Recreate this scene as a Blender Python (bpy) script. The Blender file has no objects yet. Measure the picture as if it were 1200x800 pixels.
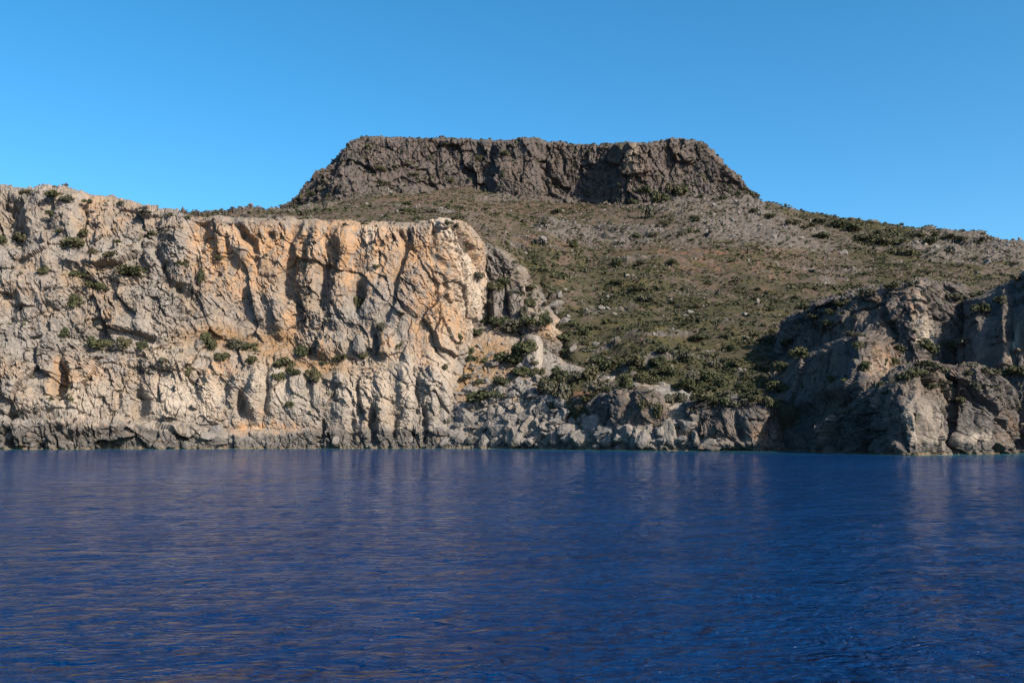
import bpy, math, time
import numpy as np
from concurrent.futures import ThreadPoolExecutor
R = math.radians
T0 = time.perf_counter()
scene = bpy.context.scene
col = scene.collection

# ------------------------------------------------------------------ camera
CAM_Z = 6.0
FPX = 1167.0                      # focal length in pixels of the 1200 px wide photograph
TILT = math.atan(111.0 / FPX)
cam_data = bpy.data.cameras.new('camera')
cam = bpy.data.objects.new('camera', cam_data)
col.objects.link(cam)
cam_data.sensor_width = 36.0
cam_data.lens = 36.0 * FPX / 1200.0
cam_data.clip_start = 0.5
cam_data.clip_end = 40000.0
cam.location = (0, 0, CAM_Z)
cam.rotation_euler = (R(90) + TILT, 0, 0)
scene.camera = cam

# ------------------------------------------------------------------ sky, sun, exposure
SUN_AZ = 50.0        # degrees to the right of straight behind the camera
SUN_EL = 33.0
sx = math.sin(R(SUN_AZ)) * math.cos(R(SUN_EL))
sy = -math.cos(R(SUN_AZ)) * math.cos(R(SUN_EL))
sz = math.sin(R(SUN_EL))
world = bpy.data.worlds.new('World')
scene.world = world
world.use_nodes = True
wn = world.node_tree
wn.nodes.clear()
sky = wn.nodes.new('ShaderNodeTexSky')
sky.sky_type = 'NISHITA'
sky.sun_disc = False
sky.sun_elevation = R(SUN_EL)
sky.sun_rotation = math.atan2(sx, sy)
sky.altitude = 0.0
sky.air_density = 0.7
sky.dust_density = 1.3
sky.ozone_density = 3.0
hsv = wn.nodes.new('ShaderNodeHueSaturation')
hsv.inputs['Hue'].default_value = 0.485
hsv.inputs['Saturation'].default_value = 1.30
bg = wn.nodes.new('ShaderNodeBackground')
bg.inputs['Strength'].default_value = 0.120
wo = wn.nodes.new('ShaderNodeOutputWorld')
wn.links.new(sky.outputs[0], hsv.inputs['Color'])
wn.links.new(hsv.outputs[0], bg.inputs['Color'])
wn.links.new(bg.outputs[0], wo.inputs['Surface'])

sun_data = bpy.data.lights.new('sun', 'SUN')
sun_data.energy = 5.0
sun_data.angle = R(0.5)
sun_data.color = (1.0, 0.87, 0.71)
sun = bpy.data.objects.new('sun', sun_data)
col.objects.link(sun)
from mathutils import Vector
sun.rotation_euler = Vector((sx, sy, sz)).to_track_quat('Z', 'Y').to_euler()
sun.location = (300, -200, 300)

scene.view_settings.view_transform = 'Standard'
scene.view_settings.look = 'None'
scene.view_settings.exposure = 1.0
scene.view_settings.gamma = 1.0
scene.view_settings.use_curve_mapping = False
scene.cycles.sample_clamp_direct = 2.0
scene.cycles.sample_clamp_indirect = 2.0

# ------------------------------------------------------------------ from a measured direction and distance to a place
CT, ST = math.cos(TILT), math.sin(TILT)
def at(px, py, Y):
    u = (px - 600.0) / FPX
    v = (400.0 - py) / FPX
    dy = CT - v * ST
    dz = ST + v * CT
    k = Y / dy
    return np.array([u * k, Y, CAM_Z + dz * k])

def project(P):
    x, y, z = P[..., 0], P[..., 1], P[..., 2] - CAM_Z
    d = y * CT + z * ST
    v = -y * ST + z * CT
    d = np.maximum(d, 1e-3)
    return 600.0 + FPX * x / d, 400.0 - FPX * v / d, d

# ------------------------------------------------------------------ noise
pool = ThreadPoolExecutor(4)
def par(fn, P, *a):
    n = len(P)
    step = 24000
    outs = list(pool.map(lambda i: fn(P[i:i + step], *a), range(0, n, step)))
    if isinstance(outs[0], tuple):
        return tuple(np.concatenate([o[k] for o in outs]) for k in range(len(outs[0])))
    return np.concatenate(outs)

def _hash(ix, iy, iz, seed):
    h = (ix * np.uint32(374761393)) ^ (iy * np.uint32(668265263)) ^ (iz * np.uint32(2246822519)) ^ np.uint32((seed * 3266489917 + 374761) & 0xffffffff)
    h = (h ^ (h >> np.uint32(15))) * np.uint32(2246822519)
    h = (h ^ (h >> np.uint32(13))) * np.uint32(3266489917)
    return h ^ (h >> np.uint32(16))

def _gn(P, seed):
    i = np.floor(P)
    f = (P - i).astype(np.float32)
    i = i.astype(np.int64).astype(np.uint32)
    fx, fy, fz = f[:, 0], f[:, 1], f[:, 2]
    w = f * f * f * (f * (f * 6 - 15) + 10)
    wx, wy, wz = w[:, 0], w[:, 1], w[:, 2]
    def c(dx, dy, dz):
        h = _hash(i[:, 0] + np.uint32(dx), i[:, 1] + np.uint32(dy), i[:, 2] + np.uint32(dz), seed)
        gx = (h & np.uint32(1023)).astype(np.float32) / 511.5 - 1
        gy = ((h >> np.uint32(10)) & np.uint32(1023)).astype(np.float32) / 511.5 - 1
        gz = ((h >> np.uint32(20)) & np.uint32(1023)).astype(np.float32) / 511.5 - 1
        return gx * (fx - dx) + gy * (fy - dy) + gz * (fz - dz)
    a = c(0, 0, 0); a += wx * (c(1, 0, 0) - a)
    b = c(0, 1, 0); b += wx * (c(1, 1, 0) - b)
    a += wy * (b - a)
    d = c(0, 0, 1); d += wx * (c(1, 0, 1) - d)
    e = c(0, 1, 1); e += wx * (c(1, 1, 1) - e)
    d += wy * (e - d)
    return (a + wz * (d - a)) * 1.15

def gnoise(P, scale, seed=0):
    s = np.asarray(scale, dtype=np.float64)
    return par(_gn, P / s, seed)

def fbm(P, scale, octs=4, gain=0.5, seed=0, lac=2.03):
    s = np.asarray(scale, dtype=np.float64)
    out = np.zeros(len(P), np.float32)
    amp = 1.0
    for o in range(octs):
        out += amp * gnoise(P, s, seed + 17 * o)
        s = s / lac
        amp *= gain
    return out

def ridged(P, scale, octs=3, gain=0.5, seed=0):
    s = np.asarray(scale, dtype=np.float64)
    out = np.zeros(len(P), np.float32)
    amp = 1.0
    for o in range(octs):
        out += amp * (1 - 2.2 * np.abs(gnoise(P, s, seed + 13 * o)))
        s = s / 2.1
        amp *= gain
    return out

def _vor(P, seed):
    b = np.floor(P - 0.5)
    f1 = np.full(len(P), 1e9, np.float32)
    f2 = f1.copy()
    val = np.zeros(len(P), np.float32)
    rnd = np.zeros(len(P), np.float32)
    bi = b.astype(np.int64).astype(np.uint32)
    fr = (P - b).astype(np.float32)
    q = np.float32(0.8 / 1023)
    for dx in (0, 1):
        for dy in (0, 1):
            for dz in (0, 1):
                h = _hash(bi[:, 0] + np.uint32(dx), bi[:, 1] + np.uint32(dy), bi[:, 2] + np.uint32(dz), seed)
                vx = fr[:, 0] - dx - 0.1 - (h & np.uint32(1023)).astype(np.float32) * q
                vy = fr[:, 1] - dy - 0.1 - ((h >> np.uint32(10)) & np.uint32(1023)).astype(np.float32) * q
                vz = fr[:, 2] - dz - 0.1 - ((h >> np.uint32(20)) & np.uint32(1023)).astype(np.float32) * q
                d = vx * vx + vy * vy + vz * vz
                h2 = (h * np.uint32(2654435761)) ^ (h >> np.uint32(7))
                gx = (h2 & np.uint32(255)).astype(np.float32) / 127.5 - 1
                gy = ((h2 >> np.uint32(8)) & np.uint32(255)).astype(np.float32) / 127.5 - 1
                gz = ((h2 >> np.uint32(16)) & np.uint32(255)).astype(np.float32) / 127.5 - 1
                r = ((h2 >> np.uint32(24)) & np.uint32(255)).astype(np.float32) / 127.5 - 1
                m = d < f1
                f2 = np.where(m, f1, np.minimum(f2, d))
                val = np.where(m, r * 0.6 + (gx * vx + gy * vy + gz * vz), val)
                rnd = np.where(m, r, rnd)
                f1 = np.where(m, d, f1)
    return val, np.sqrt(f2) - np.sqrt(f1), rnd, np.sqrt(f1)

def vor(P, scale, seed=0):
    return par(_vor, P / np.asarray(scale, dtype=np.float64), seed)

def sstep(a, b, x):
    t = np.clip((x - a) / (b - a), 0, 1)
    return t * t * (3 - 2 * t)

def blobs(px, py, specs, power=1.0):
    """sum of elliptical patches (px, py, rx, ry, angle in degrees, amount) on the surface as measured"""
    out = np.zeros_like(px)
    for (cx, cy, rx, ry, ang, amt) in specs:
        c, s = math.cos(R(ang)), math.sin(R(ang))
        dx, dy = px - cx, py - cy
        q = ((dx * c + dy * s) / rx) ** 2 + ((-dx * s + dy * c) / ry) ** 2
        out += amt * np.exp(-np.minimum(q, 30) ** power)
    return out

# ------------------------------------------------------------------ lofted terrain sheets
def pchip_rows(u, V, uq):
    """cubic Hermite with limited slopes through V at u, evaluated at uq (first axis)"""
    u = np.asarray(u, float)
    d = np.diff(V, axis=0) / np.diff(u)[:, None, None]
    m = np.zeros_like(V)
    m[0], m[-1] = d[0], d[-1]
    a, b = d[:-1], d[1:]
    same = (a * b) > 0
    m[1:-1] = np.where(same, 2 * a * b / np.where(same, a + b, 1), 0)
    k = np.clip(np.searchsorted(u, uq, side='right') - 1, 0, len(u) - 2)
    h = (u[k + 1] - u[k])
    t = ((uq - u[k]) / h)[:, None, None]
    h = h[:, None, None]
    t2, t3 = t * t, t * t * t
    return (2 * t3 - 3 * t2 + 1) * V[k] + (t3 - 2 * t2 + t) * h * m[k] + (-2 * t3 + 3 * t2) * V[k + 1] + (t3 - t2) * h * m[k + 1]

def loft(stations, cols, rows, smooth_t=0):
    """stations: [(px, [(py, Y), ...])]; rows: rows per segment. Returns an (nt, ns, 3) grid"""
    V = np.array([[at(px, py, Y) for (py, Y) in pts] for px, pts in stations])
    step = np.linalg.norm(np.diff(V, axis=0), axis=2).mean(axis=1)
    u = np.concatenate([[0], np.cumsum(step)])
    uq = np.linspace(0, u[-1], cols)
    G = pchip_rows(u, V, uq)                 # cols x K x 3
    G = np.transpose(G, (1, 0, 2))           # K x cols x 3
    tk = np.concatenate([[0], np.cumsum(rows)])
    out = []
    for k in range(len(rows)):
        n = rows[k]
        t = np.arange(n)[:, None, None] / n
        out.append(G[k] * (1 - t) + G[k + 1] * t)
    out.append(G[-1][None])
    Gf = np.concatenate(out, axis=0)
    for _ in range(smooth_t):
        Gf[1:-1] = 0.25 * Gf[:-2] + 0.5 * Gf[1:-1] + 0.25 * Gf[2:]
    return Gf

def grid_normals(G):
    du = np.gradient(G, axis=1)
    dv = np.gradient(G, axis=0)
    n = np.cross(du, dv)
    n /= np.maximum(np.linalg.norm(n, axis=2, keepdims=True), 1e-9)
    view = np.array([0, 0, 400.0]) - G
    if (np.einsum('ijk,ijk->ij', n, view)).mean() < 0:
        n = -n
    return n

def blur(G, k):
    for _ in range(k):
        G[1:-1] = 0.25 * G[:-2] + 0.5 * G[1:-1] + 0.25 * G[2:]
        G[:, 1:-1] = 0.25 * G[:, :-2] + 0.5 * G[:, 1:-1] + 0.25 * G[:, 2:]
    return G

SURF = []      # (name, points) kept for finding places on the ground
def mesh_np(name, V, F, mat, smooth=False, attrs=None):
    me = bpy.data.meshes.new(name)
    V = np.ascontiguousarray(V, np.float32)
    F = np.ascontiguousarray(F, np.int32)
    k = F.shape[1]
    me.vertices.add(len(V))
    me.vertices.foreach_set('co', V.ravel())
    me.loops.add(F.size)
    me.loops.foreach_set('vertex_index', F.ravel())
    me.polygons.add(len(F))
    me.polygons.foreach_set('loop_start', np.arange(0, F.size, k, dtype=np.int32))
    me.polygons.foreach_set('use_smooth', np.full(len(F), smooth, bool))
    for an, av in (attrs or {}).items():
        a = me.attributes.new(an, 'FLOAT', 'POINT')
        a.data.foreach_set('value', np.ascontiguousarray(av, np.float32))
    me.update(calc_edges=True)
    if mat is not None:
        me.materials.append(mat)
    return me

def grid_faces(nt, ns, flip=False):
    i = np.arange(nt * ns).reshape(nt, ns)
    a, b, c, d = i[:-1, :-1].ravel(), i[:-1, 1:].ravel(), i[1:, 1:].ravel(), i[1:, :-1].ravel()
    return np.stack([a, d, c, b] if flip else [a, b, c, d], axis=1)

def add_sheet(name, label, G, mat, attrs, smooth=False):
    nt, ns = G.shape[:2]
    n = grid_normals(G)
    nn = np.cross(G[1:, :-1] - G[:-1, :-1], G[:-1, 1:] - G[:-1, :-1])
    flip = (nn * n[:-1, :-1]).sum() > 0
    me = mesh_np(name, G.reshape(-1, 3), grid_faces(nt, ns, flip), mat, smooth, attrs)
    o = bpy.data.objects.new(name, me)
    col.objects.link(o)
    o['kind'] = 'structure'
    o['label'] = label
    nv = np.cross(np.gradient(G, axis=1), np.gradient(G, axis=0))
    nv /= np.maximum(np.linalg.norm(nv, axis=2, keepdims=True), 1e-9)
    if flip is False or True:
        s = np.sign((nv * n).sum())
        nv = nv * s
    SURF.append((name, G.reshape(-1, 3), nv.reshape(-1, 3)))
    return o

def rock_relief(P, amp=1.0, big=1.0, seed=0, flute=0.6, fine=1.0, blocky=1.0, stretch=1.35, shear=0.3):
    """how far broken limestone stands out from its general face, in metres"""
    w = np.stack([gnoise(P, 26, seed + 1), gnoise(P, 26, seed + 2), gnoise(P, 26, seed + 3)], 1)
    w2 = np.stack([gnoise(P, 5, seed + 4), gnoise(P, 5, seed + 5), gnoise(P, 5, seed + 6)], 1)
    Q = P + 5.0 * w + 0.7 * w2
    Q[:, 0] += shear * Q[:, 2]
    st = np.array([1, 1, stretch])
    rub = sstep(-0.35, 0.45, fbm(P, np.array([34, 34, 45]), 3, 0.5, seed + 7))      # broken here, smooth there
    d = big * 2.8 * fbm(P, np.array([42, 42, 60]), 3, 0.5, seed + 10)
    if flute:
        d += flute * 1.3 * ridged(Q, np.array([11, 11, 42]), 3, 0.55, seed + 20)
    cr = np.abs(gnoise(Q + 2.5 * w2, np.array([8, 8, 34]), seed + 50))             # long upright fractures
    d -= blocky * 1.5 * (1 - sstep(0.0, 0.09, cr)) * sstep(-0.2, 0.3, gnoise(P, 30, seed + 51))
    v, e, r, f = vor(Q, 24 * st, seed + 30)
    d += blocky * 3.5 * v - 0.6 * (1 - sstep(0.0, 0.05, e))
    v, e, r, f = vor(Q, 10 * st, seed + 31)
    d += blocky * 1.9 * v - 0.35 * (1 - sstep(0.0, 0.08, e))
    v, e, r, f = vor(Q, 4.4 * st, seed + 32)
    k = fine * (0.45 + 0.75 * rub)
    d += k * (1.0 * v - 0.25 * (1 - sstep(0.0, 0.12, e)))
    v, e, r, f = vor(Q, 2.1 * np.array([1, 1, 1.15]), seed + 33)
    d += k * (0.6 * v - 0.12 * (1 - sstep(0.0, 0.15, e)))
    v, e, r, f = vor(P, 1.1, seed + 34)
    d += k * 0.34 * v
    d += fine * (0.55 * gnoise(P, 3.5, seed + 41) + 0.16 * gnoise(P, 1.0, seed + 40))
    return amp * d
# ------------------------------------------------------------------ materials
class NT:
    def __init__(s, name):
        s.m = bpy.data.materials.new(name)
        s.m.use_nodes = True
        s.t = s.m.node_tree
        s.t.nodes.clear()
        s.out = s.t.nodes.new('ShaderNodeOutputMaterial')
        s.bsdf = s.t.nodes.new('ShaderNodeBsdfPrincipled')
        s.t.links.new(s.bsdf.outputs[0], s.out.inputs['Surface'])
        s.co = s.t.nodes.new('ShaderNodeTexCoord')
        s.geo = s.t.nodes.new('ShaderNodeNewGeometry')
    def put(s, sock, v):
        if isinstance(v, bpy.types.NodeSocket):
            s.t.links.new(v, sock)
        elif isinstance(v, (tuple, list)) and len(v) == 3 and sock.type == 'RGBA':
            sock.default_value = (*v, 1)
        else:
            sock.default_value = v
    def noise(s, scale, detail=4, rough=0.55, dist=0.0, stretch=None):
        """scale in metres per feature"""
        n = s.t.nodes.new('ShaderNodeTexNoise')
        src = s.geo.outputs['Position']
        if stretch:
            mp = s.t.nodes.new('ShaderNodeMapping')
            mp.inputs['Scale'].default_value = stretch
            s.t.links.new(src, mp.inputs['Vector'])
            src = mp.outputs[0]
        s.t.links.new(src, n.inputs['Vector'])
        n.inputs['Scale'].default_value = 1.0 / scale
        n.inputs['Detail'].default_value = detail
        n.inputs['Roughness'].default_value = rough
        n.inputs['Distortion'].default_value = dist
        return n.outputs['Fac']
    def voronoi(s, scale, feature='F1', out='Distance'):
        n = s.t.nodes.new('ShaderNodeTexVoronoi')
        n.feature = feature
        s.t.links.new(s.geo.outputs['Position'], n.inputs['Vector'])
        n.inputs['Scale'].default_value = 1.0 / scale
        return n.outputs[out]
    def ramp(s, v, a, b, lo=0.0, hi=1.0):
        n = s.t.nodes.new('ShaderNodeMapRange')
        n.interpolation_type = 'SMOOTHSTEP'
        s.put(n.inputs['Value'], v)
        n.inputs['From Min'].default_value = a
        n.inputs['From Max'].default_value = b
        n.inputs['To Min'].default_value = lo
        n.inputs['To Max'].default_value = hi
        return n.outputs['Result']
    def math(s, op, a, b=0.0):
        n = s.t.nodes.new('ShaderNodeMath')
        n.operation = op
        s.put(n.inputs[0], a)
        s.put(n.inputs[1], b)
        return n.outputs[0]
    def mix(s, f, a, b, mode='MIX'):
        n = s.t.nodes.new('ShaderNodeMix')
        n.data_type = 'RGBA'
        n.blend_type = mode
        s.put(n.inputs['Factor'], f)
        s.put(n.inputs['A'], a)
        s.put(n.inputs['B'], b)
        return n.outputs['Result']
    def attr(s, name):
        n = s.t.nodes.new('ShaderNodeAttribute')
        n.attribute_name = name
        return n.outputs['Fac']
    def rand(s):
        n = s.t.nodes.new('ShaderNodeObjectInfo')
        return n.outputs['Random']
    def z(s):
        n = s.t.nodes.new('ShaderNodeSeparateXYZ')
        s.t.links.new(s.geo.outputs['Position'], n.inputs[0])
        return n.outputs['Z']
    def nz(s):
        n = s.t.nodes.new('ShaderNodeSeparateXYZ')
        s.t.links.new(s.geo.outputs['True Normal'], n.inputs[0])
        return n.outputs['Z']
    def bump(s, h, strength, dist):
        n = s.t.nodes.new('ShaderNodeBump')
        n.inputs['Strength'].default_value = strength
        n.inputs['Distance'].default_value = dist
        s.t.links.new(h, n.inputs['Height'])
        s.t.links.new(n.outputs[0], s.bsdf.inputs['Normal'])
    def done(s, color, rough=0.9, spec=0.2):
        s.put(s.bsdf.inputs['Base Color'], color)
        s.put(s.bsdf.inputs['Roughness'], rough)
        s.put(s.bsdf.inputs['Specular IOR Level'], spec)
        return s.m

def rock_material(name, grey, tan, orange, dark, soil, green, shore=True, warm=0.0, flakes=0.4):
    t = NT(name)
    n30 = t.noise(30, 4, 0.6)
    n9 = t.noise(9, 5, 0.65, 0.6)
    n2 = t.noise(2.2, 5, 0.7)
    c = t.mix(t.math('MULTIPLY', t.ramp(n30, 0.40, 0.62), t.ramp(n9, 0.32, 0.6)), grey, tan)
    c = t.mix(t.math('MULTIPLY', t.ramp(t.noise(5, 5, 0.7, 0.4), 0.55, 0.7), 0.5), c, tuple(1.35 * x for x in grey))
    # grey-black lichen and water streaks
    st = t.noise(4.0, 5, 0.65, 0.3, (1, 1, 0.16))
    c = t.mix(t.math('MULTIPLY', t.ramp(st, 0.50, 0.66), 0.65), c, dark)
    c = t.mix(t.math('MULTIPLY', t.ramp(t.noise(11, 6, 0.72, 0.8), 0.50, 0.62), 0.55), c, dark)
    c = t.mix(t.math('MULTIPLY', t.ramp(n2, 0.48, 0.66), 0.6), c, dark)
    # fresh orange rock where flakes have fallen
    of = t.math('ADD', t.attr('orange'), t.ramp(t.noise(14, 5, 0.65, 0.6, (1, 1, 0.4)), 0.60, 0.78, 0.0, flakes))
    of = t.math('MULTIPLY', of, t.ramp(t.noise(3.2, 5, 0.7, 0.4, (1, 1, 0.4)), 0.34, 0.62, 0.12, 1.0))
    c = t.mix(t.ramp(of, 0.0, 1.0), c, t.mix(t.ramp(n9, 0.3, 0.7), orange, tuple(0.6 * a + 0.55 * b for a, b in zip(orange, tan))))
    c = t.mix(t.math('MULTIPLY', t.attr('pale'), t.ramp(t.noise(4, 5, 0.7), 0.3, 0.6, 0.4, 1.0)), c, (0.30, 0.258, 0.212))
    # earth and plants on the ledges
    soilf = t.math('MULTIPLY', t.attr('soil'), t.ramp(t.noise(5, 5, 0.65), 0.25, 0.55, 0.2, 1.0))
    c = t.mix(soilf, c, t.mix(t.ramp(n2, 0.35, 0.65), soil, tuple(0.7 * x for x in soil)))
    up = t.ramp(t.nz(), 0.45, 0.85)
    gf = t.math('MULTIPLY', t.math('MULTIPLY', up, t.ramp(t.noise(4, 5, 0.7), 0.46, 0.62)), 0.7)
    gf = t.math('MAXIMUM', t.math('MULTIPLY', gf, t.attr('plants')), 0.0)
    c = t.mix(gf, c, green)
    if shore:
        zz = t.math('ADD', t.z(), t.math('MULTIPLY', t.math('SUBTRACT', t.noise(6, 4, 0.6), 0.5), 9.0))
        zz = t.math('SUBTRACT', zz, t.attr('wet'))
        wet = t.ramp(zz, -1.6, 1.6, 1.0, 0.0)
        wetc = t.mix(t.ramp(n2, 0.35, 0.7), (0.085, 0.08, 0.076), (0.042, 0.040, 0.038))
        wetc = t.mix(t.ramp(t.noise(5, 4, 0.7), 0.55, 0.72), wetc, (0.16, 0.10, 0.055))
        wetc = t.mix(t.math('MULTIPLY', t.ramp(t.noise(3, 5, 0.7), 0.62, 0.75), 0.7), wetc, (0.24, 0.22, 0.2))
        c = t.mix(t.math('MULTIPLY', wet, 0.9), c, wetc)
        alg = t.ramp(t.math('ADD', t.z(), t.math('MULTIPLY', t.noise(7, 4, 0.7), 1.6)), 1.0, 1.5, 1.0, 0.0)
        c = t.mix(t.math('MULTIPLY', alg, 0.7), c, (0.15, 0.105, 0.048))
    t.bump(t.noise(0.8, 6, 0.7), 0.55, 0.35)
    return t.done(c, 0.92, 0.15)

GREEN = (0.045, 0.050, 0.022)
ROCK = rock_material('limestone', (0.174, 0.160, 0.145), (0.220, 0.166, 0.118), (0.270, 0.156, 0.079),
                     (0.085, 0.077, 0.072), (0.21, 0.135, 0.075), GREEN)
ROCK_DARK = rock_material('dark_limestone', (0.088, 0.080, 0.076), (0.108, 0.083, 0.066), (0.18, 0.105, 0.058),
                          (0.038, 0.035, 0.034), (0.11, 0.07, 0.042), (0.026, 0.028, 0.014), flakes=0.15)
ROCK_MESA = rock_material('mesa_rock', (0.083, 0.071, 0.066), (0.088, 0.069, 0.058), (0.14, 0.095, 0.064),
                          (0.045, 0.040, 0.038), (0.095, 0.067, 0.047), (0.026, 0.029, 0.014), shore=False, flakes=0.12)
ROCK_MID = rock_material('grey_brown_limestone', (0.125, 0.113, 0.103), (0.152, 0.118, 0.088), (0.22, 0.128, 0.066),
                         (0.060, 0.055, 0.052), (0.17, 0.11, 0.062), GREEN, flakes=0.25)

def hill_material():
    t = NT('hillside')
    n8 = t.noise(8, 6, 0.65)
    n2 = t.noise(2.0, 5, 0.7)
    stretch = t.noise(9, 6, 0.65, 0.4, (1, 0.45, 1))
    stone = t.mix(t.ramp(n2, 0.35, 0.65), (0.0944, 0.0832, 0.0736), (0.0528, 0.0464, 0.0416))
    soil = t.mix(t.ramp(n8, 0.35, 0.65), (0.0704, 0.0464, 0.0328), (0.0656, 0.0512, 0.0384))
    c = t.mix(t.ramp(n2, 0.42, 0.56), soil, stone)
    red = t.math('MULTIPLY', t.attr('soil'), t.ramp(n8, 0.40, 0.60))
    c = t.mix(t.math('MULTIPLY', red, 0.9), c, (0.1240, 0.0656, 0.0368))
    # low thorny scrub, olive and grey-green
    g = t.math('ADD', t.attr('plants'), t.math('MULTIPLY', t.math('SUBTRACT', stretch, 0.5), 2.4))
    g = t.math('ADD', g, t.math('MULTIPLY', t.math('SUBTRACT', n2, 0.5), 1.2))
    gf = t.ramp(g, 0.29, 0.55)
    scrub = t.mix(t.ramp(t.noise(20, 4, 0.6), 0.38, 0.62), (0.0450, 0.0441, 0.0189), (0.0396, 0.0369, 0.0252))
    scrub = t.mix(t.ramp(t.noise(3.3, 4, 0.7), 0.45, 0.65), scrub, (0.0243, 0.0270, 0.0126))
    scrub = t.mix(t.math('MULTIPLY', t.ramp(t.noise(26, 4, 0.65), 0.55, 0.68), 0.6), scrub, (0.0702, 0.0576, 0.0198))
    c = t.mix(t.math('MULTIPLY', gf, 0.9), c, scrub)
    rk = t.math('MULTIPLY', t.attr('rock'), t.ramp(n8, 0.3, 0.5))
    c = t.mix(rk, c, t.mix(t.ramp(n2, 0.4, 0.65), (0.1024, 0.0920, 0.0832), (0.0480, 0.0424, 0.0384)))
    t.bump(t.noise(1.5, 6, 0.7), 0.8, 0.8)
    return t.done(c, 0.95, 0.1)
HILL = hill_material()
# ------------------------------------------------------------------ terrain: the big left cliff
def finish_rock(name, label, st, cols, rows, mat, seed, amp=1.0, big=1.0, flute=0.6, fine=1.0, blocky=1.0, carve=(), orange=(),
                pale=(), soil=(), plants=0.6, smooth_t=2, nblur=30, stretch=1.35, shear=0.3, jag=1.0, wet=4.0, top=0.0, carve_k=1.0, shelf=0):
    G = loft(st, cols, rows, smooth_t)
    nt, ns = G.shape[:2]
    if shelf:
        X = G.reshape(-1, 3)
        qx, qy, _ = project(X)
        X0 = X * np.array([1.0, 0, 0])
        G[..., 2] += (np.exp(-((qy - shelf) / 13.0) ** 2) * (3.6 * gnoise(X0, 21, seed + 90) + 2.0 * gnoise(X0, 7, seed + 91))).reshape(nt, ns)
    N = grid_normals(blur(G.copy(), nblur)) * np.array([1, 1, 0.4])
    P = G.reshape(-1, 3)
    px, py, _ = project(P)
    # ragged outline of the drawn patches, so that none reads as an ellipse
    wx = 9 * jag * gnoise(P, 14, seed + 70) + 4 * jag * gnoise(P, 5, seed + 71)
    wy = 9 * jag * gnoise(P, 14, seed + 72) + 4 * jag * gnoise(P, 5, seed + 73)
    d = rock_relief(P, amp if np.isscalar(amp) else np.interp(px, *amp), big, seed, flute, fine, blocky, stretch, shear)
    d = d + carve_k * blobs(px + 0.6 * wx, py + 0.6 * wy, carve, 1.8)
    # keep the sheet's outer borders quiet
    edge = np.ones((nt, ns))
    edge[-1] = 0.3
    Gd = G + N * (d.reshape(nt, ns) * edge)[..., None]
    if top:
        Gd[..., 2] += (top * (gnoise(P, 14, seed + 80) + 0.6 * gnoise(P, 5, seed + 81) + 0.4 * gnoise(P, 2.2, seed + 82))).reshape(nt, ns)
    at_ = {'orange': np.clip(blobs(px + wx, py + wy, orange), 0, 1), 'pale': np.clip(blobs(px + wx, py + wy, pale), 0, 1),
           'soil': np.clip(blobs(px + wx, py + wy, soil), 0, 1)}
    at_['wet'] = np.full(len(P), wet) if np.isscalar(wet) else np.interp(px, *wet)
    at_['plants'] = np.full(len(P), plants) if np.isscalar(plants) else np.clip(blobs(px, py, plants), 0, 1)
    return add_sheet(name, label, Gd, mat, at_)

st_left = [
    (-170, [(560, 500), (525, 501), (492, 504), (488, 514), (425, 528), (400, 538), (310, 560), (214, 592), (210, 640)]),
    (-60,  [(560, 500), (525, 501), (490, 504), (486, 514), (425, 527), (400, 537), (310, 560), (219, 592), (216, 640)]),
    (0,    [(560, 501), (525, 502), (497, 504), (488, 514), (430, 527), (405, 536), (310, 558), (222, 590), (219, 640)]),
    (60,   [(560, 500), (525, 501), (497, 503), (488, 513), (420, 527), (398, 535), (310, 556), (226, 588), (228, 640)]),
    (130,  [(560, 502), (525, 503), (496, 505), (491, 513), (420, 524), (400, 531), (310, 551), (237, 582), (239, 640)]),
    (200,  [(560, 504), (525, 505), (503, 507), (499, 516), (425, 521), (402, 535), (310, 548), (248, 566), (249, 620)]),
    (240,  [(560, 504), (525, 505), (507, 507), (503, 516), (432, 520), (400, 539), (315, 547), (254, 559), (253, 600)]),
    (290,  [(560, 504), (525, 505), (508, 507), (504, 515), (440, 519), (398, 541), (320, 546), (257, 554), (255, 600)]),
    (340,  [(560, 503), (525, 504), (507, 506), (503, 513), (446, 517), (403, 537), (320, 542), (260, 549), (258, 585)]),
    (385,  [(560, 502), (525, 503), (505, 505), (501, 510), (446, 515), (425, 529), (325, 535), (263, 543), (260, 580)]),
    (430,  [(560, 501), (525, 502), (503, 504), (498, 508), (440, 513), (425, 522), (330, 528), (265, 537), (262, 575)]),
    (480,  [(560, 500), (525, 501), (500, 503), (496, 506), (430, 511), (420, 516), (330, 522), (264, 532), (260, 570)]),
    (515,  [(560, 500), (525, 501), (500, 503), (495, 507), (425, 514), (412, 520), (335, 526), (260, 533), (256, 570)]),
    (533,  [(560, 504), (525, 505), (505, 507), (497, 512), (440, 522), (405, 530), (338, 536), (258, 539), (255, 575)]),
    (550,  [(560, 512), (525, 513), (510, 516), (500, 522), (455, 532), (402, 545), (342, 548), (268, 549), (264, 585)]),
    (566,  [(560, 526), (525, 527), (512, 531), (500, 538), (465, 548), (398, 562), (345, 564), (290, 564), (284, 600)]),
    (572,  [(560, 545), (525, 547), (512, 551), (500, 556), (465, 566), (398, 580), (345, 582), (296, 584), (292, 620)]),
]
st_left = [(p, [(a, b + float(np.interp(p, [-170, 0, 130, 250, 400, 500], [-58, -38, -26, -15, -4, 0]))) for a, b in r]) for p, r in st_left]
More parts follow.
